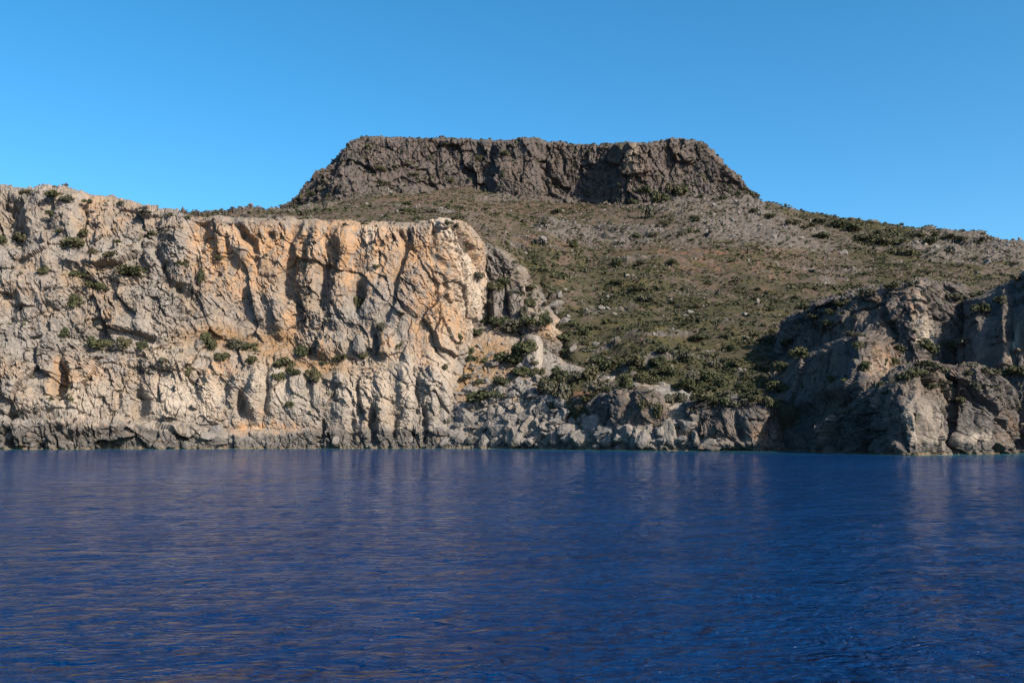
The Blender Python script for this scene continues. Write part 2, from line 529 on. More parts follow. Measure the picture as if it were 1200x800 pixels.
carve_left = [  # (px, py, rx, ry, angle, metres in or out)
    (347, 272, 7, 16, 20, -5), (337, 325, 7, 34, 8, -7), (350, 355, 6, 22, -20, -5), (379, 330, 7, 28, 5, -7), (420, 348, 7, 16, 10, -6),
    (392, 300, 5, 30, 0, -2.5),
    (289, 278, 6, 24, -35, -8), (270, 262, 10, 9, 0, -4), (232, 268, 13, 26, 5, -5), (231, 320, 5, 22, 0, -5), (318, 277, 6, 5, 40, -4), (300, 306, 4, 6, -20, -3),
    (252, 318, 9, 10, 0, -3), (280, 290, 9, 22, -30, 5), (258, 285, 7, 22, 5, 4), (300, 296, 12, 16, -30, 4),
    (404, 283, 12, 17, -10, 5), (370, 300, 9, 40, 5, 4.5), (362, 350, 11, 30, -10, 5), (330, 375, 12, 30, -8, 4.5), (400, 345, 12, 40, 5, 5),
    (440, 330, 15, 50, 5, 3), (487, 345, 24, 50, 8, 2), (466, 320, 5, 60, 15, -4.5), (524, 300, 10, 40, -20, 4.5), (547, 290, 5, 34, -28, -7.5),
    (556, 345, 12, 34, 0, 0.5), (509, 268, 4, 12, 10, -3), (470, 275, 4, 12, 0, -3.5), (448, 300, 4, 35, 10, -2),
    # left part
    (10, 262, 18, 26, 0, -18), (45, 250, 14, 26, 20, 5), (80, 255, 17, 26, -15, 6), (97, 262, 5, 30, 15, -4.5), (120, 270, 8, 26, 15, 3),
    (62, 300, 36, 18, 10, 4), (30, 285, 24, 7, 5, -6), (25, 330, 26, 12, 0, 4.5), (12, 355, 12, 26, 0, -6), (60, 345, 22, 16, 20, 4), (90, 320, 30, 6, 30, -4),
    (130, 290, 5, 8, 10, -5), (175, 300, 6, 22, -10, 4), (187, 305, 4, 22, -20, -4), (165, 298, 4, 14, 0, -4), (205, 290, 15, 36, -12, 4.5), (208, 340, 22, 5, 40, -5),
    (215, 340, 9, 5, 30, -3), (150, 335, 24, 6, -10, -3.5), (125, 375, 7, 8, 20, -6), (165, 372, 10, 22, 5, 4), (100, 395, 40, 6, 0, -3), (190, 380, 12, 26, 0, 4),
    (70, 446, 8, 24, 5, -11), (56, 446, 8, 22, 0, 1.5), (85, 455, 6, 26, 0, 3.5), (110, 465, 24, 22, 0, 3.5), (163, 475, 9, 16, 0, -8), (138, 460, 5, 20, 10, -3),
    (20, 460, 24, 20, 20, 5), (75, 482, 36, 14, 15, 5), (13, 482, 7, 14, 15, -6), (175, 440, 10, 40, 0, 3), (200, 460, 18, 40, 0, 3.5), (235, 440, 6, 28, 10, -2.5),
    (259, 445, 11, 26, 0, -6), (283, 471, 6, 16, 0, -8), (300, 460, 9, 34, 0, 4), (325, 470, 10, 36, 0, 3), (312, 450, 3, 30, 0, -3), (345, 460, 10, 30, 10, 3.5),
    (376, 508, 5, 14, 5, -6), (412, 505, 5, 16, 0, -6), (436, 498, 5, 16, 0, -7), (462, 505, 3, 10, 0, -4), (482, 508, 4, 12, 0, -4), (497, 500, 4, 20, 0, -5), (449, 500, 8, 30, 0, 4),
    (425, 508, 7, 14, 0, 2.5), (400, 460, 9, 34, 5, 3.5), (420, 470, 4, 34, 0, -3.5), (447, 465, 7, 34, 0, 2), (475, 460, 9, 36, 0, 3), (490, 460, 3, 30, 0, -3),
    (505, 455, 9, 40, 0, 4), (523, 460, 6, 40, 0, 2), (362, 440, 4, 30, 0, -3), (455, 405, 10, 16, 0, 4), (385, 403, 12, 15, 0, 5), (370, 405, 4, 12, 0, -3), (440, 400, 4, 20, 0, -4),
    (405, 400, 8, 14, 0, 3.5), (10, 512, 7, 13, 0, -6), (28, 510, 13, 12, 0, 3), (105, 513, 30, 5, 0, -3), (150, 518, 30, 5, 0, 2.5),
]
orange_left = [
    (72, 445, 15, 24, 0, 1.2), (105, 435, 20, 14, 0, .7), (232, 275, 12, 34, 0, .95), (270, 285, 34, 22, -25, .75), (285, 330, 26, 40, 0, .5), (320, 280, 22, 20, 0, .8),
    (350, 290, 14, 26, 0, .45), (385, 272, 14, 20, 0, .85), (437, 285, 10, 36, 0, .95), (425, 265, 20, 12, 0, .8), (408, 310, 6, 30, 0, .5), (344, 380, 12, 34, -10, .6), (320, 390, 20, 12, 0, .5),
    (245, 320, 20, 34, 0, .45), (110, 255, 14, 36, 15, .65), (145, 255, 10, 30, 30, .55), (160, 308, 18, 12, 0, .5), (480, 300, 10, 14, 0, .7), (500, 365, 26, 24, -10, .6), (545, 300, 10, 40, -28, .7),
    (535, 390, 26, 24, 0, .6), (560, 340, 12, 30, 0, .55), (490, 400, 24, 26, 0, .5), (440, 455, 20, 36, 0, .55), (245, 450, 10, 32, 0, .75), (265, 430, 18, 12, 0, .7), (300, 480, 26, 16, 0, .6),
    (330, 500, 36, 7, 0, .8), (285, 502, 26, 7, 0, .9), (120, 390, 14, 16, 0, .55), (130, 370, 10, 14, 0, .6), (30, 310, 16, 14, 0, .5), (25, 430, 20, 10, 0, .4), (455, 405, 12, 14, 0, .8), (390, 408, 14, 14, 0, .75),
    (430, 300, 120, 48, 0, .75), (540, 330, 40, 60, 0, .7), (300, 330, 60, 60, 0, .25), (215, 500, 20, 8, 0, .4), (60, 505, 36, 10, 0, .5), (500, 425, 18, 14, 0, .5), (512, 280, 10, 22, 0, .6), (375, 420, 20, 12, 0, .5),
]
pale_left = [
    (530, 285, 9, 30, -22, 1.0), (545, 325, 9, 26, -25, .9), (538, 315, 22, 56, -15, .6), (560, 345, 12, 26, 0, 1.1), (518, 265, 12, 12, 0, .9), (275, 290, 6, 18, -30, 1.0), (437, 300, 6, 26, 0, .8), (435, 272, 14, 12, 0, .6),  # pale at the cliff's right end paints in the brightness of its sunlit face
    (232, 290, 6, 18, 0, .7), (200, 455, 22, 40, 0, .8), (238, 470, 16, 34, 0, .8), (440, 455, 22, 34, 0, .7), (410, 465, 12, 26, 0, .6), (300, 445, 22, 30, 0, .6), (75, 478, 30, 14, 10, .5),
    (110, 460, 20, 26, 0, .5), (515, 440, 12, 40, 0, .6), (560, 395, 12, 24, 0, .6), (120, 465, 120, 22, 0, .15), (330, 465, 160, 26, 0, .2), (500, 440, 40, 40, 0, .2), (130, 510, 20, 4, 0, .8), (340, 455, 16, 28, 0, .5), (478, 450, 14, 36, 0, .5), (178, 400, 14, 24, 0, .5),
]
soil_left = [(290, 405, 60, 14, 8, 1.0), (250, 392, 30, 8, 0, .7), (355, 428, 40, 9, 5, .7), (400, 432, 40, 9, 0, .5), (120, 345, 60, 12, 25, .35), (330, 398, 20, 14, 0, .7)]
finish_rock('cliff', 'tall grey and orange limestone cliff rising from the sea', st_left, 820, [6, 30, 8, 76, 34, 100, 78, 10],
            ROCK, 100, amp=([0, 210, 270, 600], [1.5, 1.3, 0.85, 0.85]), flute=0.4, carve_k=0.95, big=1.5, shelf=496, fine=1.15, carve=carve_left, orange=orange_left, pale=pale_left, soil=soil_left, smooth_t=2, wet=([0, 180, 230, 320, 370, 520], [12, 10, 5.5, 5.5, 10, 9]), top=0.9)

# the broken buttress behind the bright end of the cliff, and the pale fin below it
st_but = [
    (548, [(430, 560), (392, 567), (340, 570), (300, 575), (296, 610)]),
    (566, [(430, 552), (390, 562), (335, 567), (288, 572), (284, 610)]),
    (585, [(430, 552), (390, 561), (340, 566), (296, 574), (292, 615)]),
    (605, [(440, 548), (398, 557), (352, 564), (314, 577), (310, 620)]),
    (622, [(450, 540), (402, 552), (366, 562), (335, 579), (331, 620)]),
    (638, [(450, 538), (405, 549), (380, 560), (357, 577), (353, 625)]),
    (650, [(450, 542), (400, 555), (390, 562), (382, 574), (378, 625)]),
    (656, [(450, 560), (405, 572), (395, 578), (390, 588), (384, 640)]),
]
finish_rock('cliff', 'weathered grey buttress with orange end above the scree', st_but, 230, [40, 50, 60, 12], ROCK_MID, 300, amp=0.95, flute=0.9, fine=1.3,
            carve=[(567, 360, 6, 24, 0, -5), (595, 362, 4, 20, 0, -4), (618, 340, 5, 24, 10, -4), (605, 345, 6, 26, 0, 3), (640, 385, 8, 14, 0, 2), (580, 355, 4, 22, 0, 2.5), (575, 320, 6, 10, 0, -3)],
            orange=[(644, 388, 9, 15, 0, 1.2), (612, 345, 5, 34, -10, .5), (630, 330, 8, 14, 0, .4), (563, 370, 6, 20, 0, .6)],
            pale=[(648, 385, 4, 12, 0, .6), (612, 350, 3, 30, -8, .5)], soil=[(590, 330, 20, 8, 0, .4)])
st_fin = [
    (612, [(480, 515), (450, 521), (420, 528), (398, 538), (396, 560)]),
    (620, [(480, 509), (450, 516), (415, 524), (394, 534), (392, 560)]),
    (628, [(480, 506), (455, 513), (415, 522), (394, 533), (392, 560)]),
    (633, [(480, 510), (455, 518), (415, 527), (398, 537), (396, 562)]),
    (635, [(480, 522), (455, 530), (415, 540), (404, 550), (402, 570)]),
]
finish_rock('rock_fin', 'pale upright rock fin between scree and bushes', st_fin, 70, [24, 34, 24, 10], ROCK, 330, amp=0.35,
            pale=[(630, 420, 6, 40, 0, .55)], orange=[(618, 400, 8, 10, 0, .4)])

# ------------------------------------------------------------------ terrain: scree gully and the low rocky shore
st_scree = [
    (500, [(545, 500), (525, 503), (512, 507), (490, 520), (470, 535), (420, 560)]),
    (520, [(545, 499), (525, 500), (505, 506), (470, 517), (430, 534), (390, 556)]),
    (545, [(545, 494), (525, 496), (498, 504), (465, 516), (425, 536), (385, 560)]),
    (575, [(545, 486), (525.3, 488), (495, 497), (460, 512), (425, 534), (380, 562)]),
    (605, [(545, 476), (525.6, 478), (495, 487), (455, 506), (428, 528), (390, 560)]),
    (640, [(545, 464), (526, 466), (498, 474), (470, 488), (448, 508), (410, 545)]),
    (680, [(545, 452), (526.5, 454), (505, 460), (482, 468), (466, 478), (430, 520)]),
    (720, [(545, 436), (527, 438), (508, 443), (490, 449), (470, 456), (440, 490)]),
    (760, [(545, 424), (527.6, 426), (510, 430), (494, 435), (470, 442), (445, 478)]),
    (800, [(545, 420), (527.8, 422), (512, 426), (498, 430), (475, 438), (450, 470)]),
    (840, [(545, 416), (528, 418), (514, 422), (500, 427), (478, 436), (455, 465)]),
    (880, [(545, 414), (528.3, 416), (518, 419), (505, 424), (480, 434), (455, 465)]),
    (906, [(545, 412), (528.6, 415), (519, 420), (506, 426), (482, 438), (458, 468)]),
    (918, [(545, 426), (528, 429), (519, 434), (508, 440), (486, 452), (462, 478)]),
    (922, [(545, 470), (525.4, 474), (517, 478), (508, 482), (490, 490), (468, 500)]),
]
finish_rock('scree_slope', 'boulder strewn scree slope running down to the sea', st_scree, 420, [8, 28, 42, 46, 40], ROCK, 360, amp=0.42, big=0.5, flute=0.0, fine=1.5,
            soil=[(552, 430, 34, 26, 0, .95), (600, 425, 22, 18, 0, .8), (570, 405, 30, 16, 0, .5), (545, 455, 18, 16, 0, .7), (690, 470, 60, 14, 12, .9), (610, 470, 12, 8, 0, .8)],
            plants=0.3, jag=0.6)
st_shore = [
    (684, [(500, 462), (494, 463), (488, 464), (484, 468), (484, 480)]),
    (694, [(545, 452), (500, 456), (478, 460), (466, 468), (464, 490)]),
    (715, [(545, 442), (500, 446), (472, 450), (456, 460), (453, 485)]),
    (740, [(545, 434), (500, 438), (468, 443), (452, 452), (450, 480)]),
    (765, [(545, 429), (500, 434), (474, 438), (460, 447), (457, 478)]),
    (785, [(545, 428), (505, 432), (486, 436), (476, 442), (473, 470)]),
    (808, [(545, 422), (505, 425), (480, 429), (470, 436), (467, 465)]),
    (835, [(545, 416), (505, 419), (484, 422), (473, 430), (470, 460)]),
    (862, [(545, 413), (505, 416), (480, 420), (464, 430), (461, 460)]),
    (888, [(545, 411), (505, 414), (480, 418), (468, 428), (464, 460)]),
    (903, [(545, 411), (505, 414), (485, 419), (476, 428), (470, 458)]),
    (911, [(545, 418), (505, 424), (488, 430), (480, 440), (474, 465)]),
    (916, [(545, 430), (505, 436), (490, 442), (484, 452), (478, 475)]),
]
finish_rock('low_cliff', 'low grey rock bluff along the shore below the bushes', st_shore, 420, [46, 34, 20, 18], ROCK_DARK, 400, amp=0.65, blocky=1.4, fine=1.3, flute=0.3,
            carve=[(792, 500, 12, 26, 0, -7), (700, 492, 10, 18, 0, -3), (738, 470, 4, 26, 10, -3), (758, 480, 12, 22, 0, 2.5), (722, 475, 12, 20, 0, 2), (867, 500, 4, 18, -15, -3), (850, 495, 12, 20, 0, 2.5),
                   (885, 495, 12, 24, 0, 2.5), (850, 522, 34, 5, 0, 3), (905, 505, 6, 30, 0, -3)],
            orange=[(735, 480, 5, 18, 0, .6), (893, 515, 18, 14, 0, .9), (850, 520, 24, 6, 0, .5), (820, 518, 12, 8, 0, .5)], pale=[(850, 519, 26, 5, 0, .6), (893, 520, 14, 8, 0, .5)],  # pale patches colour the bluff's right end as lit
            soil=[(740, 452, 50, 6, 0, .4)])

# ------------------------------------------------------------------ terrain: the hillside under the mesa
st_hill = [
    (-420, [(300, 590), (300, 640), (300, 750), (300, 850), (300, 1000), (330, 1300)]),
    (0,    [(240, 615), (242, 660), (244, 750), (245, 850), (246, 950), (300, 1250)]),
    (190,  [(258, 590), (255, 640), (253, 720), (252, 820), (252, 930), (300, 1250)]),
    (300,  [(270, 556), (258, 590), (254, 690), (251, 800), (249.5, 930), (300, 1250)]),
    (335,  [(275, 552), (259, 585), (255, 690), (250.5, 800), (247, 960), (280, 1250)]),
    (390,  [(278, 546), (264, 575), (255, 690), (246, 820), (234, 1010), (225, 1250)]),
    (450,  [(280, 540), (266, 568), (252, 690), (240, 820), (223, 1025), (215, 1250)]),
    (535,  [(280, 540), (264, 575), (253, 700), (240, 840), (223, 1045), (215, 1250)]),
    (570,  [(345, 590), (292, 618), (264, 720), (243, 860), (225, 1050), (215, 1250)]),
    (600,  [(360, 590), (312, 620), (276, 735), (246, 870), (228, 1040), (215, 1250)]),
    (630,  [(420, 572), (352, 604), (300, 690), (256, 850), (230, 1045), (215, 1250)]),
    (644,  [(468, 510), (402, 564), (320, 655), (264, 815), (231, 1048), (215, 1250)]),
    (658,  [(468, 486), (405, 545), (325, 655), (268, 820), (232, 1050), (215, 1250)]),
    (700,  [(478, 462), (412, 525), (340, 650), (282, 795), (236, 1012), (215, 1250)]),
    (750,  [(474, 446), (410, 520), (340, 650), (285, 780), (240, 975), (215, 1250)]),
    (800,  [(484, 438), (410, 520), (340, 650), (284, 775), (231, 990), (215, 1250)]),
    (850,  [(478, 428), (410, 515), (340, 645), (283, 775), (230, 995), (222, 1250)]),
    (900,  [(480, 430), (408, 512), (340, 640), (285, 775), (235, 985), (245, 1250)]),
    (960,  [(470, 430), (405, 512), (338, 640), (292, 785), (250, 970), (275, 1250)]),
    (1050, [(450, 450), (395, 515), (336, 640), (297, 780), (264, 950), (300, 1250)]),
    (1130, [(430, 460), (380, 530), (332, 640), (303, 775), (274, 930), (310, 1250)]),
    (1200, [(420, 460), (370, 540), (330, 640), (308, 770), (281, 910), (320, 1250)]),
    (1330, [(400, 470), (370, 540), (336, 640), (316, 770), (294, 900), (340, 1250)]),
    (1700, [(400, 480), (380, 540), (360, 640), (345, 770), (330, 900), (370, 1250)]),
]
st_hill = [(p, [(r[0][0] + 45, r[0][1] - 2)] + r) for p, r in st_hill]
G = loft(st_hill, 660, [8, 74, 84, 80, 78, 6], 6)
nt, ns = G.shape[:2]
blur(G, 10)
N = grid_normals(blur(G.copy(), 20))
P = G.reshape(-1, 3)
px, py, _ = project(P)
d = 5.5 * fbm(P, 75, 3, 0.5, 501) + 1.4 * fbm(P, 15, 3, 0.55, 502) + 0.5 * fbm(P, 3.2, 2, 0.6, 503)
# small terraces of bedrock running along the slope
ter = fbm(P, np.array([60, 26, 26]), 3, 0.55, 505)
pxw = px + 14 * gnoise(P, 25, 511) + 6 * gnoise(P, 9, 512)
pyw = py + 6 * gnoise(P, 25, 513) + 3 * gnoise(P, 9, 514)
rock = blobs(pxw, pyw, [(715, 276, 70, 11, 3, 1.1), (650, 270, 25, 8, 0, .6), (830, 262, 70, 26, 5, .6), (900, 270, 60, 20, 5, .7), (960, 290, 60, 9, 3, .5), (745, 305, 60, 5, 3, .7), (1100, 292, 26, 16, 20, .9), (1160, 290, 70, 20, 8, .9),
                            (770, 236, 60, 12, 0, .6), (600, 232, 60, 6, 2, .55), (450, 226, 60, 7, -8, .55), (360, 243, 30, 5, 0, .5), (870, 240, 40, 12, 15, .5), (880, 235, 30, 12, 15, .5), (1010, 275, 60, 12, 12, .35), (690, 366, 14, 8, 0, .7), (655, 365, 12, 14, 0, .5), (720, 455, 30, 10, 0, .6), (865, 430, 20, 10, 20, .6), (800, 465, 60, 10, 0, .3)], 1.3)
rock = np.clip(rock + 0.5 * sstep(0.45, 0.85, fbm(P, np.array([40, 22, 22]), 4, 0.6, 506)) + 0.85 * sstep(0.38, 0.62, fbm(P, np.array([75, 17, 17]), 4, 0.6, 508)), 0, 1)
msk = sstep(0.25, 0.8, rock + 0.5 * gnoise(P, 10, 507))
rel = rock_relief(P, 0.75, 0.6, 520, 0.3)
d = d + msk * (rel + 1.5) + 0.5 * np.clip(ter, -1, 1)
d += blobs(pxw, pyw, [(640, 440, 18, 40, 15, -5), (800, 430, 60, 20, 10, 3), (700, 400, 30, 50, 0, -4), (1000, 330, 120, 20, 5, -3)])
Gd = G + N * d.reshape(nt, ns)[..., None]
veg = 0.36 + blobs(px, py, [(660, 470, 50, 40, 0, .35), (760, 440, 130, 32, 5, .30), (860, 445, 60, 40, 0, .28), (800, 385, 150, 34, 0, .22), (720, 350, 70, 34, 10, .17), (900, 345, 120, 30, 0, .1), (1020, 262, 100, 16, 14, .35),
                            (1080, 300, 130, 14, 4, .12), (620, 300, 30, 20, 20, .15), (700, 320, 100, 14, 5, .1), (450, 250, 150, 14, 0, -.06), (800, 255, 120, 14, 0, -.08), (1050, 330, 120, 24, 0, .12), (690, 470, 40, 9, 15, -.45), (950, 315, 80, 10, 5, -.1)])
veg += 0.10 * fbm(P, 60, 3, 0.5, 530)
soil = np.clip(0.12 + blobs(pxw, pyw, [(690, 464, 42, 10, 15, .9), (660, 450, 8, 14, 20, 1.0), (715, 446, 16, 7, 0, .9), (810, 442, 30, 8, 5, .7), (835, 405, 40, 8, 8, .8), (880, 420, 26, 10, 30, .8), (770, 300, 60, 7, 4, .8), (850, 297, 60, 6, 0, .9),
                                     (870, 315, 70, 6, 0, .7), (665, 332, 26, 6, 12, 1.0), (640, 290, 30, 12, 10, .6), (740, 420, 20, 6, 0, .6), (905, 330, 30, 8, 0, .6), (655, 240, 60, 8, 0, .5), (780, 245, 30, 6, 0, .5), (480, 232, 80, 8, 5, .45)]), 0, 1)
HILL_GRID = (nt, ns)
hill = add_sheet('hillside', 'scrubby brown and olive hillside sloping up to the mesa', Gd, HILL,
                 {'plants': np.clip(veg, 0, 1), 'soil': soil, 'rock': msk})
HILL_VEG, HILL_SOIL, HILL_ROCK = np.clip(veg, 0, 1), soil, msk

# ------------------------------------------------------------------ terrain: the flat-topped mesa
def mesa_st(px, base, rim, Y, lean):
    mid = base + (rim - base) * 0.5
    return (px, [(base + 10, Y - 14), (base, Y), (mid, Y + lean * 0.6), (rim, Y + lean), (rim - 0.4, Y + lean + 40), (rim + 6, Y + lean + 140)])
st_mesa = [mesa_st(a[0], a[1], a[2], a[3] - float(np.interp(a[0], [560, 670, 740, 800, 884], [0, 15, 40, 60, 70])), a[4]) for a in [
    (316, 254, 251, 1060, 4), (336, 248, 243, 1052, 6), (350, 246, 233, 1040, 12), (370, 241, 213, 1020, 24), (390, 237, 192, 1004, 40), (408, 234, 173, 990, 48), (428, 230, 161.5, 996, 46), (450, 226, 163, 1001, 42), (480, 219, 164, 1014, 30),
    (515, 217, 164.5, 1033, 14), (560, 223, 166, 1029, 14), (598, 228, 167, 1013, 14), (620, 229, 167, 1016, 13), (645, 229, 169, 1031, 12), (672, 231, 170, 1043, 10), (705, 236, 171, 1036, 12), (728, 242, 171, 1019, 14), (742, 244, 170, 1012, 14), (756, 240, 170, 1017, 16),
    (780, 231, 167, 1034, 16), (800, 229, 166, 1042, 16), (820, 228, 171, 1044, 18), (835, 228, 181, 1048, 18), (842, 228, 190, 1050, 16), (856, 229, 204, 1055, 12), (870, 231, 220, 1074, 8), (884, 235, 233, 1084, 4)]]
finish_rock('mesa', 'flat topped rock mesa crowning the hill', st_mesa, 820, [12, 50, 56, 14, 12], ROCK_MESA, 600, amp=1.25, top=1.6, fine=1.0, big=1.0, flute=0.9, blocky=1.25, shear=0.1, smooth_t=1, nblur=16,
            orange=[(742, 190, 8, 30, 0, .8), (755, 200, 6, 26, 0, .6), (790, 185, 14, 14, 0, .45), (600, 205, 10, 14, 0, .3), (840, 215, 10, 12, 0, .25)], pale=[(742, 185, 5, 20, 0, .4)], plants=0.9,
            carve=[(845, 205, 3, 20, 0, -4), (510, 185, 5, 20, 0, -4)])

# ------------------------------------------------------------------ terrain: the shaded headland on the right
st_r1 = [   # the front block
    (955, [(560, 400), (530.5, 401), (522, 404), (515, 409), (512, 420)]),
    (975, [(560, 378), (531, 379), (515, 381), (500, 386), (496, 410)]),
    (1000, [(560, 358), (532, 359), (505, 362), (481, 367), (476, 396)]),
    (1025, [(560, 341), (532.4, 342), (495, 345), (462, 351), (457, 385)]),
    (1048, [(560, 328), (533, 329), (490, 332), (446, 339), (440, 380)]),
    (1064, [(560, 319), (533.3, 320), (488, 327), (440, 338), (430, 385)]),
    (1072, [(560, 317), (533.4, 318), (487, 325), (437, 337), (428, 390)]),
    (1082, [(560, 321), (533, 322), (486, 330), (435, 342), (426, 395)]),
    (1100, [(560, 333), (532.6, 334), (487, 342), (438, 353), (429, 398)]),
    (1113, [(560, 341), (532, 342), (487, 349), (440, 360), (430, 402)]),
    (1124, [(560, 337), (532.3, 338), (485, 347), (438, 358), (428, 400)]),
    (1145, [(560, 338), (532.3, 339), (488, 348), (441, 360), (431, 402)]),
    (1160, [(560, 341), (532, 342), (490, 351), (446, 364), (436, 404)]),
    (1172, [(560, 346), (531.6, 348), (500, 357), (456, 372), (447, 410)]),
    (1180, [(560, 362), (531, 364), (505, 372), (470, 386), (462, 415)]),
]
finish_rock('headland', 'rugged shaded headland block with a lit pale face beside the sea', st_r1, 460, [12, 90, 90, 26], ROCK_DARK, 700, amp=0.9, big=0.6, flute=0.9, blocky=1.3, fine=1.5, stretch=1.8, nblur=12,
            carve=[(1115, 480, 5, 40, 5, -5), (1092, 490, 8, 34, 0, 2.5), (1052, 505, 9, 14, 0, -2), (1150, 500, 10, 24, 0, 2.5), (1135, 518, 12, 12, 0, 3), (1160, 495, 3, 30, 15, -3), (1078, 505, 3, 26, -8, -2)],
            orange=[(1115, 470, 6, 40, 0, .5), (1168, 500, 8, 24, 0, .6), (1090, 455, 20, 14, 0, .3)], pale=[(1085, 490, 18, 34, 0, .45), (1135, 520, 22, 10, 0, .9), (1090, 520, 22, 10, 0, .7), (1072, 495, 5, 34, -8, .5)],  # pale on the sun-facing side puts its lit brightness into the colour
            plants=0.9, soil=[(1100, 436, 40, 6, 0, .4)])
st_r2 = [   # the spur behind it, whose flank lies in shade
    (890, [(545, 455), (526, 459), (490, 480), (468, 484), (452, 488), (448, 500)]),
    (905, [(545, 432), (528, 434), (495, 441), (465, 452), (441, 472), (436, 500)]),
    (930, [(545, 415), (529, 417), (490, 423), (466, 431), (423, 450), (418, 505)]),
    (960, [(545, 406), (529.2, 408), (485, 410), (460, 416), (409, 430), (403, 510)]),
    (985, [(545, 386), (530.6, 388), (480, 390), (452, 396), (399, 408), (393, 505)]),
    (1006, [(545, 370), (531.7, 372), (478, 374), (448, 379), (392, 391), (386, 500)]),
    (1020, [(545, 367), (532, 369), (478, 372), (446, 377), (394, 394), (388, 490)]),
    (1034, [(545, 376), (531.6, 378), (478, 382), (446, 388), (398, 404), (392, 480)]),
    (1055, [(545, 390), (530.6, 392), (480, 398), (448, 404), (410, 418), (404, 460)]),
    (1080, [(545, 402), (529.7, 404), (480, 410), (450, 416), (420, 428), (414, 450)]),
    (1120, [(545, 410), (529.2, 412), (480, 418), (450, 424), (425, 436), (420, 455)]),
]
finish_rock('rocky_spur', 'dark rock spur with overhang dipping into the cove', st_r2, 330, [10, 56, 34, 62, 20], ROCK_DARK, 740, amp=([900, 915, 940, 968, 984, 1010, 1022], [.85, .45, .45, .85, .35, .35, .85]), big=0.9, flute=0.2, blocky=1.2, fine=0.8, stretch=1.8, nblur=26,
            carve=[(960, 478, 45, 9, -14, -4), (935, 495, 22, 18, 0, -3), (990, 452, 40, 6, -12, 2), (1000, 480, 30, 12, -10, -3)],
            orange=[(1045, 415, 22, 20, 0, .7), (975, 478, 40, 8, -12, .4), (1030, 435, 16, 14, 0, .5)], pale=[(1035, 428, 14, 12, 0, .4)], plants=0.8)
st_r3 = [   # crag at the top of the headland
    (915, [(425, 494), (405, 498), (392, 502), (386, 508), (382, 530)]),
    (930, [(425, 482), (400, 486), (383, 490), (374, 497), (368, 530)]),
    (948, [(425, 468), (398, 473), (377, 478), (366, 486), (360, 530)]),
    (968, [(430, 454), (395, 459), (370, 465), (356, 474), (350, 525)]),
    (990, [(430, 440), (395, 446), (368, 452), (350, 462), (344, 520)]),
    (1015, [(430, 428), (395, 435), (364, 442), (344, 452), (338, 515)]),
    (1040, [(440, 418), (400, 426), (360, 434), (339, 444), (333, 510)]),
    (1062, [(440, 410), (400, 418), (358, 427), (336, 438), (330, 505)]),
    (1073, [(445, 406), (400, 415), (358, 424), (334, 436), (328, 505)]),
    (1086, [(445, 410), (400, 420), (360, 428), (334, 440), (328, 505)]),
    (1105, [(445, 420), (400, 430), (362, 438), (337, 448), (331, 505)]),
    (1125, [(445, 424), (405, 434), (370, 440), (344, 450), (338, 505)]),
    (1145, [(445, 424), (410, 434), (380, 440), (355, 450), (348, 505)]),
    (1165, [(445, 434), (415, 444), (390, 450), (365, 462), (358, 510)]),
]
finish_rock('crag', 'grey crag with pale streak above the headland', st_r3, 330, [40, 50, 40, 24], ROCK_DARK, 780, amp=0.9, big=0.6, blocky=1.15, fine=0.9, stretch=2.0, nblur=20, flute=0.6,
            carve=[(1078, 390, 4, 30, -12, -3), (965, 372, 10, 14, 0, 2.5), (945, 380, 8, 10, 0, -2), (1040, 375, 5, 24, -10, -4), (1110, 385, 14, 30, -20, 2), (1010, 380, 10, 20, -15, 2.5)],
            orange=[(1076, 365, 7, 26, -10, .9), (1040, 385, 8, 14, 0, .5), (1120, 370, 24, 20, 0, .4)], pale=[(1083, 388, 8, 16, -14, 1.3), (1077, 355, 4, 22, -8, .7)], plants=0.9)
st_r4 = [   # the wall at the right-hand edge
    (1128, [(560, 392), (529, 400), (470, 410), (430, 416), (375, 424), (352, 436), (346, 480)]),
    (1145, [(560, 380), (529.8, 386), (470, 396), (430, 404), (375, 412), (349, 424), (343, 480)]),
    (1160, [(560, 370), (530.5, 376), (470, 388), (430, 398), (375, 406), (345, 420), (339, 480)]),
    (1176, [(560, 362), (531, 366), (470, 380), (430, 390), (380, 398), (338, 414), (332, 478)]),
    (1186, [(560, 358), (531.2, 362), (470, 377), (430, 389), (385, 400), (333, 417), (326, 478)]),
    (1196, [(560, 356), (531.2, 360), (470, 374), (430, 386), (380, 396), (326, 414), (320, 478)]),
    (1215, [(560, 350), (531.6, 354), (470, 368), (430, 380), (370, 390), (316, 408), (310, 475)]),
    (1250, [(560, 346), (532, 350), (470, 364), (430, 376), (360, 388), (303, 408), (297, 475)]),
    (1320, [(560, 340), (532.2, 345), (470, 360), (430, 372), (360, 386), (290, 410), (284, 475)]),
    (1480, [(560, 340), (532.2, 345), (470, 360), (430, 372), (380, 386), (310, 410), (304, 475)]),
]
finish_rock('cliff', 'shaded dark cliff with painted sunlit streak at the far edge', st_r4, 340, [10, 40, 34, 40, 46, 18], ROCK_DARK, 820, amp=([1140, 1158, 1195, 1250], [.6, .42, .45, .9]), big=0.6, blocky=1.1, fine=0.9, stretch=2.0, nblur=24, flute=0.5,
            carve=[(1184, 405, 4, 30, -10, -2), (1165, 395, 14, 40, 0, -3)], orange=[(1184, 405, 7, 26, 15, .8)], pale=[(1187, 402, 5, 22, 18, .9)], plants=0.8)  # orange and pale streak paints a sunlit strip into the rock colour
print('terrain', round(time.perf_counter() - T0, 1))
